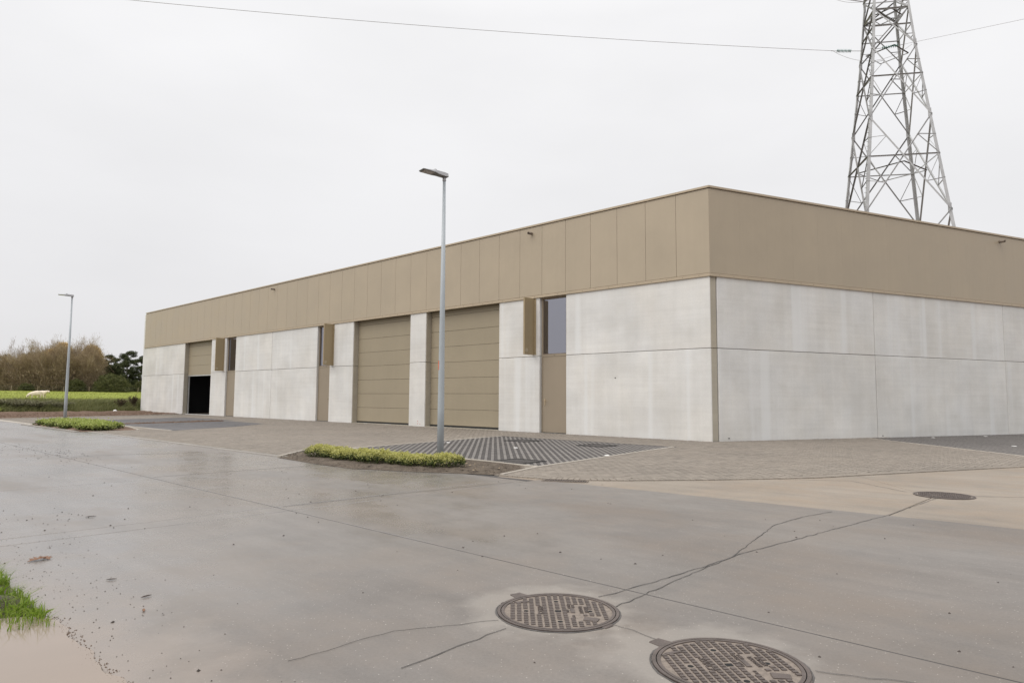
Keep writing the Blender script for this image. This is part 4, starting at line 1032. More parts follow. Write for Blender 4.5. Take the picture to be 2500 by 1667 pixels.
a1_ = R(188.5); wire('overhead_wire', [(28.0 + math.cos(a1_) * u_, 57.5 + math.sin(a1_) * u_, 31.6 - 0.043 * u_ + 0.00048 * u_ * u_) for u_ in np.linspace(0, 120, 60)], 'thin power line crossing the sky left of the pylon')
a1_ = R(-34); wire('overhead_wire', [(32.4 + math.cos(a1_) * u_, 55.2 + math.sin(a1_) * u_, 30.9 - 0.047 * u_ + 0.0003 * u_ * u_) for u_ in np.linspace(0, 60, 40)], 'thin power line running out to the right of the pylon', 0.013)
def loop(p, q, sag, label):
    p = Vector(p); q = Vector(q); wire('jumper_cable', [p + (q - p) * s_ + Vector((0, 0, -sag * 4 * s_ * (1 - s_))) for s_ in np.linspace(0, 1, 24)], label, 0.014, 'cable')
loop((28.0, 57.5, 31.55), (33.4, 55.0, 30.9), 1.15, 'slack jumper cable hanging under the green insulators')
loop((27.6, 57.9, 37.0), (33.2, 55.4, 36.9), 1.35, 'slack jumper cable at the top edge beside the pylon')

# ================================================================== VEGETATION
def rand_dirs(n, up=0.0):
    v = npr.normal(0, 1, (n, 3)); v[:, 2] += up; return v / np.linalg.norm(v, axis=1, keepdims=True)
def leaf_quads(c, d, length, width, curl=0.0):
    """leaf-shaped quads (rhombs) at c pointing along d"""
    n = len(c); s = np.cross(d, rand_dirs(n)); s /= np.linalg.norm(s, axis=1, keepdims=True) + 1e-9
    L_ = np.asarray(length).reshape(-1, 1) * np.ones((n, 1)); W_ = np.asarray(width).reshape(-1, 1) * np.ones((n, 1))
    return np.stack([c, c + d * L_ * 0.5 + s * W_ * 0.5, c + d * L_, c + d * L_ * 0.5 - s * W_ * 0.5], 1)
def blades(base, h, w, lean, mats, name, parent=None, leanvar=0.35):
    n = len(base); a_ = npr.uniform(0, 2 * math.pi, n)
    s = np.stack([np.cos(a_), np.sin(a_), np.zeros(n)], 1)
    ln = np.asarray(lean) + npr.normal(0, leanvar, (n, 3)) * [1, 1, 0]
    up = np.array([0, 0, 1.0])
    m1 = base + (up + ln * 0.25) * (h * 0.55)[:, None]; tp = base + (up * 0.93 + ln) * h[:, None]
    w = np.asarray(w).reshape(-1, 1) * np.ones((n, 1))
    q1 = np.stack([base - s * w / 2, base + s * w / 2, m1 + s * w * 0.4, m1 - s * w * 0.4], 1)
    q2 = np.stack([m1 - s * w * 0.4, m1 + s * w * 0.4, tp + s * w * 0.04, tp - s * w * 0.04], 1)
    V = np.concatenate([q1, q2], 1).reshape(-1, 4, 3)
    return link(name, quads_mesh(name, V, mats), parent)
def shrub(name, x, y, z, rx, ry, h, label, cat, group, mats, n, ls, tipz=0.62, seed=0):
    t = tag(empty(name, (x, y, z)), label, cat, group)
    # crown: many short shoots on a lumpy dome, each carrying a few leaves
    k_ = n // 6
    lob = npr.uniform(-1, 1, (7, 3)) * [0.45, 0.45, 0.15]
    d = rand_dirs(k_, 0.35); d[:, 2] = np.where(npr.random(k_) < 0.75, np.abs(d[:, 2]), d[:, 2])
    d /= np.linalg.norm(d, axis=1, keepdims=True)
    r_ = npr.uniform(0.55, 1.0, k_) ** 0.6
    r_ *= 1 + 0.14 * np.sin(d[:, 0] * 9 + seed) * np.cos(d[:, 1] * 8 + seed * 2) + npr.normal(0, 0.05, k_)
    P = np.stack([d[:, 0] * rx * r_, d[:, 1] * ry * r_, h * 0.42 + d[:, 2] * h * 0.58 * r_], 1)
    P[:, 2] = np.where(P[:, 2] < 0.015, npr.uniform(0.01, 0.10, k_), P[:, 2])
    c = np.repeat(P, 6, 0) + npr.normal(0, ls * 0.55, (k_ * 6, 3)); dd = rand_dirs(k_ * 6, 0.15) + np.repeat(d, 6, 0) * 0.45; dd /= np.linalg.norm(dd, axis=1, keepdims=True)
    q = leaf_quads(c, dd, npr.uniform(0.7, 1.25, k_ * 6) * ls, npr.uniform(0.6, 0.95, k_ * 6) * ls)
    tip = (c[:, 2] / h + npr.normal(0, 0.16, len(c)) > tipz).astype(int)  # upper leaves take the paler, yellower material
    link('foliage', quads_mesh('foliage', q, mats, tip), t)
    mb = MB()
    for i in range(7):
        a_ = i * 0.9 + seed; e_ = Vector((math.cos(a_) * rx * 0.7, math.sin(a_) * ry * 0.7, h * rnd.uniform(0.5, 0.8))); mb.tube([(e_.x * .1, e_.y * .1, -0.02), (e_.x * .5, e_.y * .5, e_.z * .55), tuple(e_)], [0.007, 0.005, 0.003], 5)
    mb.build('stems', M['bark'], t)
    return t
names = ['leftmost', 'second', 'third', 'fourth', 'fifth', 'sixth', 'seventh', 'rightmost']
NB = 8
for i in range(NB):
    f = i / (NB - 1); a_ = 11.30 - f * 2.98; b_ = 6.84 + f * 0.33 + (0.05 if i % 2 else -0.03) - 0.16 * math.sin(f * 3.14)
    x, y = ab(a_, b_)
    lab = ('low clipped shrub at the left end of the row beside the road' if i == 0 else 'low clipped shrub at the right end of the row, under the near lamp pole' if i == NB - 1 else
           '%s low clipped shrub from the left in the row by the near lamp' % names[i])
    shrub('clipped_shrub', x, y, 0.02, 0.29 + 0.03 * math.sin(i * 2.1), 0.27, 0.205 + 0.02 * math.cos(i * 1.7), lab, 'shrub', 'clipped shrubs in the near bed', [M['lf_hedge'], M['lf_hedge_tip']], 6600, 0.021, 0.60, i)
k_ = 0
for a_, b_, rr, h in ((30.0, 6.85, .6, .18), (29.2, 7.3, .65, .20), (28.3, 6.8, .65, .19), (27.4, 7.25, .7, .21), (26.6, 6.75, .68, .20), (25.7, 7.2, .65, .20), (25.0, 6.8, .58, .18)):
    x, y = ab(a_, b_)
    shrub('leafy_plant', x, y, 0.03, rr, rr * 0.8, h, ['low yellow-green plant at the left tip of the far bed', 'low yellow-green plant in the far bed, just below the far lamp pole', 'low yellow-green plant third from the left in the far bed', 'low yellow-green plant in the middle of the far bed', 'low yellow-green plant third from the right in the far bed', 'low yellow-green plant second from the right in the far bed', 'low yellow-green plant at the right end of the far bed'][k_],
          'plant', 'leafy plants in the far bed', [M['lf_nettle'], M['lf_nettle_tip']], 4200, 0.055, 0.62, k_ * 1.3); k_ += 1
# soil crumbs and dry leaves in the near bed
def crumbs(pts, sizes, name, mat, label=None, parent=None, kind='stuff', cat=None, flat=0.6):
    mb = MB()
    for (x, y, z), s_ in zip(pts, sizes):
        a_ = rnd.uniform(0, 6.28); c_, sn = math.cos(a_) * s_, math.sin(a_) * s_; k1, k2 = rnd.uniform(.5, 1), rnd.uniform(.5, 1)
        mb.add([(x - c_, y - sn, z), (x + sn * k1, y - c_ * k1, z), (x + c_, y + sn, z), (x - sn * k2, y + c_ * k2, z), (x + c_ * .15, y + sn * .2, z + s_ * flat)], [(0, 1, 4), (1, 2, 4), (2, 3, 4), (3, 0, 4)])
    o = mb.build(name, mat, parent); tag(o, label, cat, None, kind); return o
pts = []; E1 = edges(ISL1)
while len(pts) < 900:
    x, y = rnd.uniform(-4.4, 0.5), rnd.uniform(10.0, 15)
    if all((x - a[0]) * n[0] + (y - a[1]) * n[1] > 0.04 for a, n in E1): pts.append((x, y, 0.035))
crumbs(pts, [rnd.uniform(.008, .03) for _ in pts], 'soil_crumbs', M['soil'], None, i1)
pts2 = rnd.sample(pts, 70); crumbs([(x, y, 0.05) for x, y, z in pts2 if x > -1.6], [rnd.uniform(.012, .03) for _ in pts2], 'dry_litter', simple('straw_litter', (0.36, 0.27, 0.17), 0.8, 0, 0.3, 9), None, i1, flat=.3)
pts = [];
for _ in range(420):
    f = rnd.random(); q = ab(29.7 + f * 1.15 + rnd.gauss(0, .16), 8.7 + f * 4.7); pts.append((q[0], q[1], 0.012 + rnd.uniform(0, .012)))
crumbs(pts, [rnd.uniform(.02, .085) * (0.5 + 0.8 * (p[1] - 25) / 7) for p in pts], 'soil_clods', M['redsoil'], None, i3)
# clods on the dug-over strip beyond the paving
pts = []
for _ in range(2600):
    b_ = rnd.uniform(3, 17.6); a_ = rnd.uniform(np.interp(b_, [6.5, 13.4, 16.8], [39.6, 42.0, 44.2]), 51.7); x, y = ab(a_, b_)
    if not (a_ < 52.2 and b_ > 16.7): pts.append((x, y, 0.015))
crumbs(pts, [rnd.uniform(.03, .11) for _ in pts], 'soil_clods', M['redsoil'], 'brown clods scattered over the dug-over strip before the grassy bank')
def stone(x, y, z, s_, label):
    mb = MB(); mb.tube([(x, y, z), (x + .02, y, z + s_ * .35), (x + s_ * .1, y, z + s_ * .6)], [s_ * .6, s_ * .55, s_ * .25], 7); o = mb.build('pale_stone', M['white'], None, bevel=s_ * .05); tag(o, label, 'stone')
stone(-26.7, 46.2, 0.05, 0.22, 'pale stone lying on the brown soil left of the far wall end')

# bank of long grass
def bank_grass():
    n = 42000
    u_ = npr.uniform(3, 26, n); t_ = npr.uniform(-0.1, 4.6, n)
    X = DA.x * (51.6 + t_) + DB.x * u_; Y = DA.y * (51.6 + t_) + DB.y * u_
    Z = height(X, Y) - 0.03
    dens = 0.55 + 0.45 * np.sin(u_ * 1.3) * np.sin(u_ * 0.47 + t_)
    h = npr.uniform(0.22, 0.5, n) * (0.75 + 0.35 * dens) * np.where(t_ > 2.4, 0.5, 1.0)
    keep = (npr.random(n) < np.where(t_ < .25, .5, 1)) & ~((u_ > 16.6) & (t_ < 0.7)); 
    B = np.stack([X, Y, Z], 1)[keep]
    o = blades(B, h[keep], npr.uniform(0.014, 0.032, keep.sum()), np.array([0.55, 0.1, 0]), [M['blade']], 'bank_grass'); tag(o, 'long dull green grass on the bank in front of the pasture', 'grass', None, 'stuff')
bank_grass()
n = 14000
u_ = npr.uniform(10, 90, n); t_ = npr.uniform(60, 172, n)
B = np.stack([DA.x * (51.6 + t_) + DB.x * u_, DA.y * (51.6 + t_) + DB.y * u_, np.zeros(n)], 1); B[:, 2] = height(B[:, 0], B[:, 1])
o = blades(B, npr.uniform(0.08, 0.22, n), npr.uniform(0.05, 0.14, n), np.array([0.2, 0, 0]), [M['blade_past']], 'pasture_grass'); tag(o, 'short bright grass tufts across the pasture', 'grass', None, 'stuff')
def weed(x, y, h, r_, n, mats, label, name, cat='weed', ls=0.09, up=0.5, stems=9):
    z = float(height(x, y)); t = tag(empty(name, (x, y, z)), label, cat)
    mb = MB(); C_ = []; D_ = []
    for i in range(stems):
        a_ = rnd.uniform(0, 6.28); l = r_ * rnd.uniform(.2, 1); e_ = Vector((math.cos(a_) * l, math.sin(a_) * l, h * rnd.uniform(.65, 1)))
        mb.tube([(0, 0, -.05), (e_.x * .35, e_.y * .35, e_.z * .5), tuple(e_)], [.018, .013, .006], 5)
        for k_ in range(n // stems):
            f = rnd.uniform(.12, 1) ; C_.append(((e_.x * f * (.4 + .6 * f)) + rnd.gauss(0, .05 * r_ * 2), (e_.y * f * (.4 + .6 * f)) + rnd.gauss(0, .05 * r_ * 2), e_.z * f))
    mb.build('stems', M['bark'], t)
    C_ = np.array(C_); dd = rand_dirs(len(C_), up)
    link('foliage', quads_mesh('foliage', leaf_quads(C_, dd, npr.uniform(.6, 1.3, len(C_)) * ls, npr.uniform(.3, .6, len(C_)) * ls), mats), t)
weed(-27.1, 47.5, 0.75, .45, 900, [M['dock']], 'dark withered dock plant on the bank, left one', 'dock_plant', ls=.08, up=1.2)
weed(-26.55, 48.1, 0.95, .45, 1200, [M['dock']], 'tall dark withered dock plant on the bank beside the wall end', 'dock_plant', ls=.08, up=1.2)
for i, (x, y, h, r_) in enumerate(((-31.3, 43.3, .55, 1.1), (-30.5, 44.1, .5, 1.0), (-29.7, 44.9, .42, .9), (-32.2, 42.6, .5, 1.1))):
    weed(x, y, h, r_, 2600, [M['scrub']], ['grey-green bramble scrub at the left end of the bank, tallest clump', 'grey-green bramble scrub on the bank below the cows', 'grey-green bramble clump left of the far lamp pole on the bank', 'grey-green bramble scrub cut by the left picture edge'][i], 'bramble_scrub', 'scrub', .09, .6, 22)
weed(-31.5, 42.0, .3, .6, 900, [M['lf_nettle_tip']], 'bright green weed patch at the foot of the bank at far left', 'weed_patch', 'weed', .10, 1.0, 12)

# ------------------------------------------------------------------ trees
def tree(name, x, y, h, w, label, kind):
    if kind == 'brown': h *= 0.80
    elif kind == 'golden': h *= 0.94
    elif kind == 'bare': h *= 0.84
    z = float(height(x, y)) - 0.1
    t = tag(empty(name, (x, y, z)), label, 'tree' if 'bush' not in name else 'bush', 'trees and bushes beyond the pasture')
    mb = MB(); tips = []
    def limb(p, d, l, r_, depth):
        q = p + d * l * 0.5 + Vector((rnd.gauss(0, .06) * l, rnd.gauss(0, .06) * l, 0)); e_ = q + (d + Vector((rnd.gauss(0, .15), rnd.gauss(0, .15), rnd.uniform(-.02, .15)))).normalized() * l * .5
        mb.tube([p, q, e_], [r_, r_ * .75, r_ * .45], 5); tips.append((q, d, l)); tips.append((e_, d, l))
        if depth:
            for _ in range(rnd.choice((2, 3))):
                dd = (d + Vector((rnd.gauss(0, .5), rnd.gauss(0, .5), rnd.gauss(.15, .3)))).normalized(); limb(q + (e_ - q) * rnd.random(), dd, l * rnd.uniform(.4, .65), r_ * .5, depth - 1)
    if kind in ('brown', 'golden', 'bare'):
        ns = {'brown': 9, 'golden': 6, 'bare': 3}[kind]
        for i in range(ns):
            a_ = rnd.uniform(0, 6.28); sp = rnd.uniform(.1, 1) * w * (.42 if kind != 'bare' else .25)
            d = Vector((math.cos(a_) * sp, math.sin(a_) * sp, h)).normalized()
            limb(Vector((math.cos(a_) * w * .1, math.sin(a_) * w * .1, 0)), d, h * (.74 if kind == 'golden' else 1) * rnd.uniform(.6, .92), rnd.uniform(.07, .13), 1 if kind == 'bare' else 2)
        mb.build('trunk', M['stem'] if kind != 'golden' else M['bark'], t)
        nt = {'brown': 6500, 'golden': 2600, 'bare': 1100}[kind]
        idx = npr.integers(0, len(tips), nt); P = np.array([tuple(tips[i][0]) for i in idx]); Dm = np.array([tuple(tips[i][1]) for i in idx])
        P += npr.normal(0, 1, P.shape) * [w * .10, w * .10, h * .06]
        d = Dm * .9 + npr.normal(0, .45, P.shape) + [0, 0, .45]; d /= np.linalg.norm(d, axis=1, keepdims=True)
        V = [leaf_quads(P, d, npr.uniform(.5, 1.5, nt), npr.uniform(.03, .06, nt))]; mi = [np.zeros(nt, int)]
        mats = [M['tw_brown'] if kind != 'bare' else M['tw_grey'], M['tw_gold'], M['lf_bush']]
        if kind != 'bare':
            # the lower storey: brushy undergrowth
            k_ = 4200; Q = np.stack([npr.normal(0, w * .36, k_), npr.normal(0, w * .36, k_), npr.uniform(0, .72, k_) * h], 1); V.append(leaf_quads(Q, rand_dirs(k_, .7), npr.uniform(.3, 1.0, k_), npr.uniform(.05, .12, k_))); mi.append(np.where(npr.random(k_) < (.45 - 1.6 * Q[:, 2] / h), 2, 0))
        if kind == 'golden':
            k_ = 15000; a_ = rand_dirs(k_, .6); a_[:, 2] = np.abs(a_[:, 2]); rr = npr.uniform(.6, 1, k_)[:, None]
            Q = a_ * rr * [w * .52, w * .52, h * .36] + [0, 0, h * .62]; cl = np.sin(Q[:, 0] * 2.3) * np.cos(Q[:, 1] * 2.1 + Q[:, 2] * 1.7); Q = Q[cl > -.35]
            dd = rand_dirs(len(Q), -.5); V.append(leaf_quads(Q, dd, npr.uniform(.25, .75, len(Q)), npr.uniform(.06, .15, len(Q)))); mi.append(np.where(npr.random(len(Q)) < .85, 1, 0))
        link('crown', quads_mesh('crown', np.concatenate(V), mats, np.concatenate(mi)), t)
    elif kind == 'pine':
        top = Vector((rnd.uniform(-.3, .3), 0, h * .93)); mb.tube([(0, 0, 0), (.1, .1, h * .5), tuple(top)], [.22, .16, .05], 6)
        CL = []
        for i in range(52):
            f = rnd.uniform(.14, 1); a_ = rnd.uniform(0, 6.28); l = w * .5 * (1.08 - .62 * f ** 2.2) * rnd.uniform(.45, 1.05); b0 = Vector((0, 0, h * f * .93)); e_ = b0 + Vector((math.cos(a_) * l, math.sin(a_) * l, rnd.uniform(.1, .8)))
            mb.tube([b0, (b0 + e_) / 2 - Vector((0, 0, .1)), e_], [.06, .045, .02], 4); CL.append((e_, rnd.uniform(.55, 1.1))); CL.append(((b0 + e_ * 2) / 3, rnd.uniform(.4, .8)))
        CL.append((top, .8))
        mb.build('trunk', M['bark'], t)
        V = []
        for c_, r_ in CL:
            k_ = 170; d = rand_dirs(k_, .2); P = np.array(tuple(c_)) + d * (npr.uniform(.35, 1, k_) ** .5)[:, None] * [r_, r_, r_ * .55]
            V.append(leaf_quads(P, rand_dirs(k_, .6), npr.uniform(.25, .6, k_), npr.uniform(.05, .13, k_)))
        link('crown', quads_mesh('crown', np.concatenate(V), [M['nd_pine']]), t)
    else:
        for i in range(8):
            a_ = rnd.uniform(0, 6.28); e_ = Vector((math.cos(a_) * w * .35, math.sin(a_) * w * .35, h * rnd.uniform(.5, .8))); mb.tube([(0, 0, 0), tuple(e_ * .6), tuple(e_)], [.09, .06, .03], 5)
        mb.build('stems', M['bark'], t)
        k_ = 9000; d = rand_dirs(k_); d[:, 2] = np.abs(d[:, 2]); r_ = npr.uniform(.6, 1, k_) ** .5 * (1 + .10 * np.sin(d[:, 0] * 8) * np.cos(d[:, 2] * 9 + d[:, 1] * 7) + npr.normal(0, .03, k_))
        P = d * r_[:, None] * [w * .5, w * .5, h]; link('crown', quads_mesh('crown', leaf_quads(P, rand_dirs(k_, .4), npr.uniform(.25, .7, k_), npr.uniform(.08, .2, k_)), [M['lf_bush']]), t)
for args in (
    ('conifer', -156.5, 210.1, 10.9, 6.0, 'dark conifer behind the brown trees, cut by the left picture edge', 'pine'),
    ('conifer', -151.7, 213.6, 11.9, 6.0, 'dark conifer behind the bare birches at left', 'pine'),
    ('conifer', -149.1, 215.4, 12.6, 5.6, 'dark conifer top left of the first golden tree', 'pine'),
    ('conifer', -147.0, 216.4, 11.9, 6.0, 'dark conifer between the bare birch tops and the golden tree', 'pine'),
    ('thicket_tree', -143.2, 192.6, 8.6, 5.0, 'brown leafless thicket tree at the left picture edge', 'brown'),
    ('thicket_tree', -138.6, 193.5, 10.1, 5.4, 'brown leafless thicket tree left of the cows', 'brown'),
    ('thicket_tree', -135.2, 194.7, 10.9, 5.4, 'brown leafless thicket tree directly above the cows', 'brown'),
    ('bare_birch', -145.4, 198.4, 12.6, 2.6, 'thin bare grey treetop, leftmost of four', 'bare'),
    ('bare_birch', -142.7, 197.9, 12.2, 2.6, 'thin bare grey treetop, second from the left', 'bare'),
    ('bare_birch', -141.8, 201.0, 13.6, 2.4, 'thin bare grey treetop, third from the left', 'bare'),
    ('bare_birch', -139.9, 202.3, 14.6, 2.6, 'tall thin bare grey treetop left of the golden trees', 'bare'),
    ('golden_tree', -134.3, 198.9, 13.6, 4.6, 'golden-brown autumn tree left of the far lamp pole, shorter one', 'golden'),
    ('golden_tree', -132.6, 201.3, 16.0, 5.6, 'tall golden autumn tree behind the far lamp pole', 'golden'),
    ('thicket_tree', -131.1, 193.8, 10.6, 5.2, 'brown leafless thicket tree left of the far lamp pole', 'brown'),
    ('thicket_tree', -129.3, 202.2, 12.7, 5.2, 'tall brown leafless tree right of the far lamp pole', 'brown'),
    ('thicket_tree', -125.0, 200.2, 13.0, 5.2, 'tall brown leafless tree between the two golden crowns', 'brown'),
    ('golden_tree', -126.3, 204.9, 15.4, 6.2, 'broad golden-brown autumn tree next to the dark pines', 'golden'),
    ('thicket_tree', -127.6, 195.0, 10.7, 5.2, 'brown leafless thicket tree just right of the far lamp pole', 'brown'),
    ('thicket_tree', -123.3, 197.6, 10.9, 4.6, 'brown leafless thicket tree beside the rounded bush', 'brown'),
    ('thicket_tree', -146.5, 203.0, 10.4, 5.6, 'brown leafless tree in the second row behind the left thicket', 'brown'),
    ('thicket_tree', -137.2, 203.5, 11.4, 5.6, 'brown leafless tree in the second row left of the golden trees', 'brown'),
    ('thicket_tree', -128.6, 207.0, 12.0, 5.6, 'brown leafless tree in the second row behind the far lamp pole', 'brown'),
    ('thicket_tree', -125.8, 203.0, 11.6, 4.4, 'brown leafless tree in the second row under the broad golden crown', 'brown'),
    ('pine_tree', -129.7, 219.6, 12.0, 5.6, 'dark pine just right of the golden tree', 'pine'),
    ('pine_tree', -126.6, 224.8, 13.9, 8.2, 'tallest dark pine left of the warehouse end', 'pine'),
    ('pine_tree', -120.4, 221.4, 12.0, 6.6, 'dark pine cut off by the warehouse end', 'pine'),
    ('pine_tree', -123.5, 219.0, 10.4, 7.0, 'dark lower pine in front of the tallest pine', 'pine'),
    ('pine_tree', -124.4, 213.5, 8.6, 7.0, 'dark low pine right behind the rounded bush', 'pine'),
    ('pine_tree', -128.2, 214.5, 9.6, 6.0, 'dark low pine filling the gap between the golden tree and the tallest pine', 'pine'),
    ('pine_tree', -133.6, 230.0, 12.0, 5.4, 'dark pine behind the gap beside the golden tree', 'pine'),
    ('rounded_bush', -115.2, 196.7, 5.2, 9.4, 'rounded olive-green bush in front of the pines', 'bush'),
    ('low_bush', -122.4, 192.4, 3.4, 4.6, 'low green bush at the foot of the brown trees right of the far lamp', 'bush'),
    ('low_bush', -133.3, 188.0, 1.9, 3.4, 'low green bush left of the cows at the foot of the trees', 'bush')):
    tree(*args)
for i in range(9):
    x = -150 + i * 4.6; y = 196 + (i % 3) * 3 + i * 1.1
    tree('low_bush', x, y, 2.6 + (i % 3) * .5, 6.5, 'dark undergrowth bush filling the foot of the brown thicket, number %s from the left' % ['one', 'two', 'three', 'four', 'five', 'six', 'seven', 'eight', 'nine'][i], 'bush')
# pasture fence: thin posts and one wire in front of the trees
fn = tag(empty('wire_fence', (-130, 180, 0)), 'thin wire fence with posts in front of the trees', 'fence')
FP = [(-152 + i * 5.6, 178.0 + i * 2.3) for i in range(10)]
for x, y in FP:
    z = float(height(x, y)); mb = MB(); mb.tube([(x + 130, y - 180, z - .2), (x + 130, y - 180, z + 1.45)], .06, 6); mb.build('post', M['stem'], fn)
mb = MB()
for k_ in (0.7, 1.3): mb.tube([(x + 130, y - 180, float(height(x, y)) + k_) for x, y in FP], .012, 4)
mb.build('fence_wire', M['steel_dark'], fn)

# ================================================================== COWS
def cow(x, y, rz, label, graze):
    z = float(height(x, y)) + 0.02
    t = tag(empty('cow', (x, y, z)), label, 'cow', 'white cows grazing in the pasture'); t.rotation_euler.z = rz; t.scale = (.95, .95, .95)
    v = []; e_ = []; r_ = []
    def add(p, rad, par=None):
        v.append(p); r_.append(rad); i = len(v) - 1
        if par is not None: e_.append((par, i))
        return i
    hip = add((-.55, 0, 1.06), (.33, .35)); mid = add((0, 0, .98), (.37, .40), hip); sh = add((.55, 0, 1.02), (.31, .38), mid)
    rump = add((-.88, 0, 1.10), (.24, .25), hip)
    if graze:
        n1 = add((.95, 0, .86), (.19, .24), sh); n2 = add((1.22, 0, .52), (.15, .17), n1); hd = add((1.36, 0, .30), (.125, .13), n2); mz = add((1.44, 0, .09), (.085, .085), hd)
    else:
        n1 = add((.95, 0, 1.18), (.18, .24), sh); n2 = add((1.22, .02, 1.33), (.14, .16), n1); hd = add((1.45, .04, 1.30), (.13, .14), n2); mz = add((1.70, .06, 1.14), (.085, .085), hd)
    for s_ in (-1, 1):
        k1 = add((.58, s_ * .20, .62), (.12, .12), sh); k2 = add((.60, s_ * .20, .34), (.075, .08), k1); k3 = add((.57, s_ * .20, .05), (.065, .065), k2)
        k1 = add((-.62, s_ * .22, .72), (.17, .15), hip); k2 = add((-.78, s_ * .21, .44), (.085, .085), k1); k3 = add((-.72, s_ * .21, .05), (.065, .065), k2)
        add((hd and v[hd][0] - .06, v[hd][1] + s_ * .20, v[hd][2] + .08), (.035, .05), hd)
    tl = add((-1.04, 0, 1.02), (.06, .06), rump); add((-1.08, 0, .55), (.035, .035), tl)
    me = bpy.data.meshes.new('body'); me.from_pydata(v, e_, []); o = link('body', me, t)
    sk = o.modifiers.new('skin', 'SKIN'); lay = me.skin_vertices[0].data
    for i, q in enumerate(r_): lay[i].radius = (q[0] * 1.32, q[1] * 1.32)
    lay[hip].use_root = True
    su = o.modifiers.new('sub', 'SUBSURF'); su.levels = 2; su.render_levels = 2
    dg = bpy.context.evaluated_depsgraph_get(); ev = o.evaluated_get(dg); m2 = bpy.data.meshes.new_from_object(ev); o.modifiers.clear(); o.data = m2
    m2.materials.clear(); m2.materials.append(M['cow']); m2.polygons.foreach_set('use_smooth', [True] * len(m2.polygons))
    p = v[mz]; mb = MB(); mb.tube([(p[0] - .04, p[1], p[2] + .05), (p[0] + .01, p[1], p[2]), (p[0] + .05, p[1], p[2] - .03)], [.088, .092, .05], 8); mb.build('muzzle', M['cow_dark'], t, True)
    for s_ in (-1, 1):
        h_ = v[hd]; mb = MB(); mb.tube([(h_[0] - .02, h_[1] + s_ * .09, h_[2] + .10), (h_[0] + .02, h_[1] + s_ * .18, h_[2] + .16), (h_[0] + .05, h_[1] + s_ * .2, h_[2] + .24)], [.025, .02, .008], 6); mb.build('horn', M['stem'], t)
cow(-85.6, 123.2, R(226), 'white cow grazing with its head down, the nearer one', True)
cow(-87.3, 127.3, R(-12), 'white cow half hidden behind the grazing one, facing right', False)

# ================================================================== VERGE, PUDDLE AND LITTER
mv = MB()
def verge():
    V = []; F = []; na, nb = 90, 14
    for i in range(na):
        for j in range(nb):
            a_ = 0.2 + i * 0.14; b_ = 0.985 - j * 0.12
            x, y = ab(a_, b_ + (0.02 * math.sin(a_ * 7) if j == 0 else 0))
            wet_ = a_ < 4.3 + 0.15 * math.sin(b_ * 9)
            z = -0.03 if j else -0.006
            if j: z += (0.075 * math.exp(-((b_ - .72) / .25) ** 2) + rnd.uniform(-.018, .03)) if not wet_ else (-0.08 if j > 1 else -.02)
            V.append((x, y, z))
    for i in range(na - 1):
        for j in range(nb - 1): F.append((i * nb + j, i * nb + j + 1, (i + 1) * nb + j + 1, (i + 1) * nb + j))
    o = link('verge', pydata('verge', V, F, M['mud'], True)); tag(o, 'muddy verge beside the road at the lower left corner', kind='structure')
verge()
pw = []
for a_ in np.linspace(-2.5, 4.2, 160): pw.append(ab(a_, 1.0 + 0.03 * math.sin(a_ * 3.1 + 1) + 0.014 * math.sin(a_ * 13) + 0.008 * math.sin(a_ * 31) - 0.06 * max(0, a_ - 3.4)))
pw += [ab(4.3, .86), ab(4.36, .7), ab(4.5, .5), ab(4.55, .2), ab(4.7, -1.2), ab(-2.5, -1.2)]
V = [(x, y, 0.0025) for x, y in pw]; o = link('puddle', pydata('puddle', V, [tuple(range(len(V)))], M['water'])); tag(o, 'muddy brown puddle in the lower left corner', kind='structure')
n = 3400; aa = npr.normal(5.1, .6, n); bb_ = .97 - np.abs(npr.normal(0, .14, n)); cl = np.sin(aa * 7.5) + np.sin(aa * 17 + bb_ * 9) * .5; kk = (cl > -.55) & (aa > 4.0); aa, bb_ = aa[kk], bb_[kk]
B = np.array([(*ab(p_, q_), -0.01) for p_, q_ in zip(aa, bb_)])
o = blades(B, npr.uniform(.03, .105, len(B)), npr.uniform(.0025, .006, len(B)), np.array([.3, -.2, 0]), [M['blade_bright']], 'verge_grass', None, .5); tag(o, 'fresh green grass tufts on the muddy edge at the lower left', 'grass', None, 'stuff')
def rosette(x, y, s_, label):
    t = tag(empty('verge_weed', (x, y, 0)), label, 'weed', 'small weeds on the muddy verge'); n = 26; d = rand_dirs(n, .3); d[:, 2] = np.abs(d[:, 2]) * .8 + .1
    link('leaf_tuft', quads_mesh('leaf_tuft', leaf_quads(np.zeros((n, 3)) + npr.normal(0, .01, (n, 3)), d, npr.uniform(.5, 1.1, n) * s_, npr.uniform(.12, .2, n) * s_), [M['blade_bright']]), t)
for i, (a_, b_, s_) in enumerate(((4.75, .86, .095), (4.42, .90, .09), (4.2, .945, .075), (5.5, .8, .11))):
    x, y = ab(a_, b_); rosette(x, y, s_, ['green weed rosette halfway along the muddy edge', 'green weed rosette just above the puddle', 'small green weed touching the puddle rim', 'green weed rosette at the left picture edge'][i])
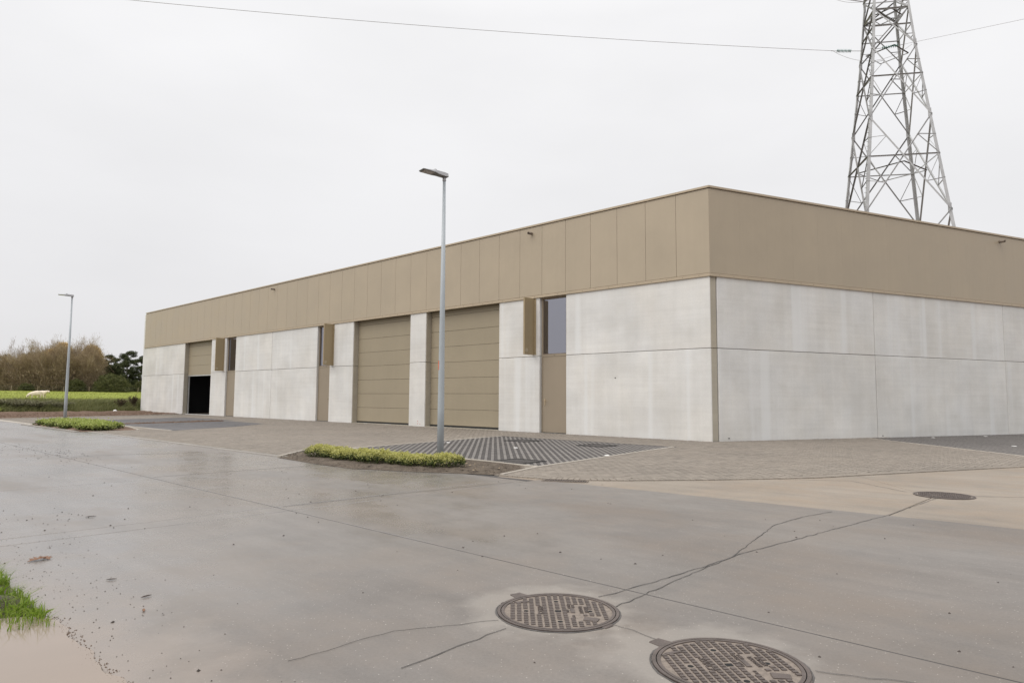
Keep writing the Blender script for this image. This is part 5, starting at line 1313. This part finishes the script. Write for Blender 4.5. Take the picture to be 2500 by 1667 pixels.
def leaf(x, y, rz, s_, mat, label, lobes=True):
    t = bpy.data.objects
    O = [(-.5, 0), (-.25, .12), (-.2, .3), (-.02, .14), (.05, .36), (.16, .13), (.3, .25), (.5, 0), (.3, -.25), (.16, -.13), (.05, -.36), (-.02, -.14), (-.2, -.3), (-.25, -.12)] if lobes else [(-.5, 0), (-.2, .14), (.2, .13), (.5, 0), (.2, -.13), (-.2, -.14)]
    m = len(O); V = [(p * s_, q * s_, .004 + .22 * s_ * abs(q) + .05 * s_ * (p + .5)) for p, q in O] + [(p * s_, q * s_, .006 + .22 * s_ * abs(q) + .05 * s_ * (p + .5)) for p, q in O]
    F = [tuple(range(m - 1, -1, -1)), tuple(range(m, 2 * m))] + [(i, (i + 1) % m, m + (i + 1) % m, m + i) for i in range(m)]
    o = link('fallen_leaf', pydata('fallen_leaf', V, F, mat)); o.location = (x, y, 0.0); o.rotation_euler.z = rz; tag(o, label, 'leaf', 'leaves lying on the wet road')
leaf(-3.25, 4.79, 1.2, .13, M['leaf_brown'], 'curled rust-brown oak leaf on the wet road above the muddy verge')
leaf(-3.21, 4.83, 2.6, .10, M['leaf_brown'], 'smaller rust-brown leaf touching the curled oak leaf')
leaf(-3.91, 6.47, .3, .09, M['leaf_dark'], 'dark wet leaf alone on the road slab at left', False)
leaf(-2.05, 3.95, .9, .06, M['leaf_dark'], 'small dark leaf on the road right of the muddy verge', False)
leaf(-1.93, 3.7, 2.1, .05, M['leaf_brown'], 'small reddish leaf on the road near the puddle tip', False)
leaf(-2.45, 4.3, .2, .06, M['leaf_dark'], 'narrow dark leaf on the road above the grass tufts', False)
pts = []; sz = []
for _ in range(230):                                         # grit beside the verge
    a_ = rnd.gauss(4.9, 1.1); b_ = 1.0 + abs(rnd.gauss(0, .28)); pts.append((*ab(a_, b_), .001)); sz.append(rnd.uniform(.002, .0055))
for _ in range(170):
    a_ = rnd.gauss(15.6, 1.4); b_ = 3.5 + rnd.gauss(.05, .25); pts.append((*ab(a_, b_), .001)); sz.append(rnd.uniform(.005, .014))
for _ in range(40):
    a_ = rnd.gauss(7.3, .5); b_ = rnd.uniform(1.1, 2.0); pts.append((*ab(a_, b_), .001)); sz.append(rnd.uniform(.004, .012))
for _ in range(170):
    a_ = rnd.uniform(-3, 12); b_ = rnd.uniform(1, 8); pts.append((*ab(a_, b_), .001)); sz.append(rnd.uniform(.004, .013))
crumbs(pts, sz, 'grit', M['crumb'], 'dark grit and crumbs scattered over the road')
pts = []; sz = []
for _ in range(380):
    a_ = 4.4 - abs(rnd.gauss(0, 1.0)); pts.append((*ab(a_, 1.0 + 0.03 * math.sin(a_ * 3.1 + 1) - 0.06 * max(0, a_ - 3.4) + rnd.gauss(0, .018)), .001)); sz.append(rnd.uniform(.002, .0055))
crumbs(pts, sz, 'shore_dirt', M['redsoil'], 'line of dirt crumbs along the rim of the puddle')
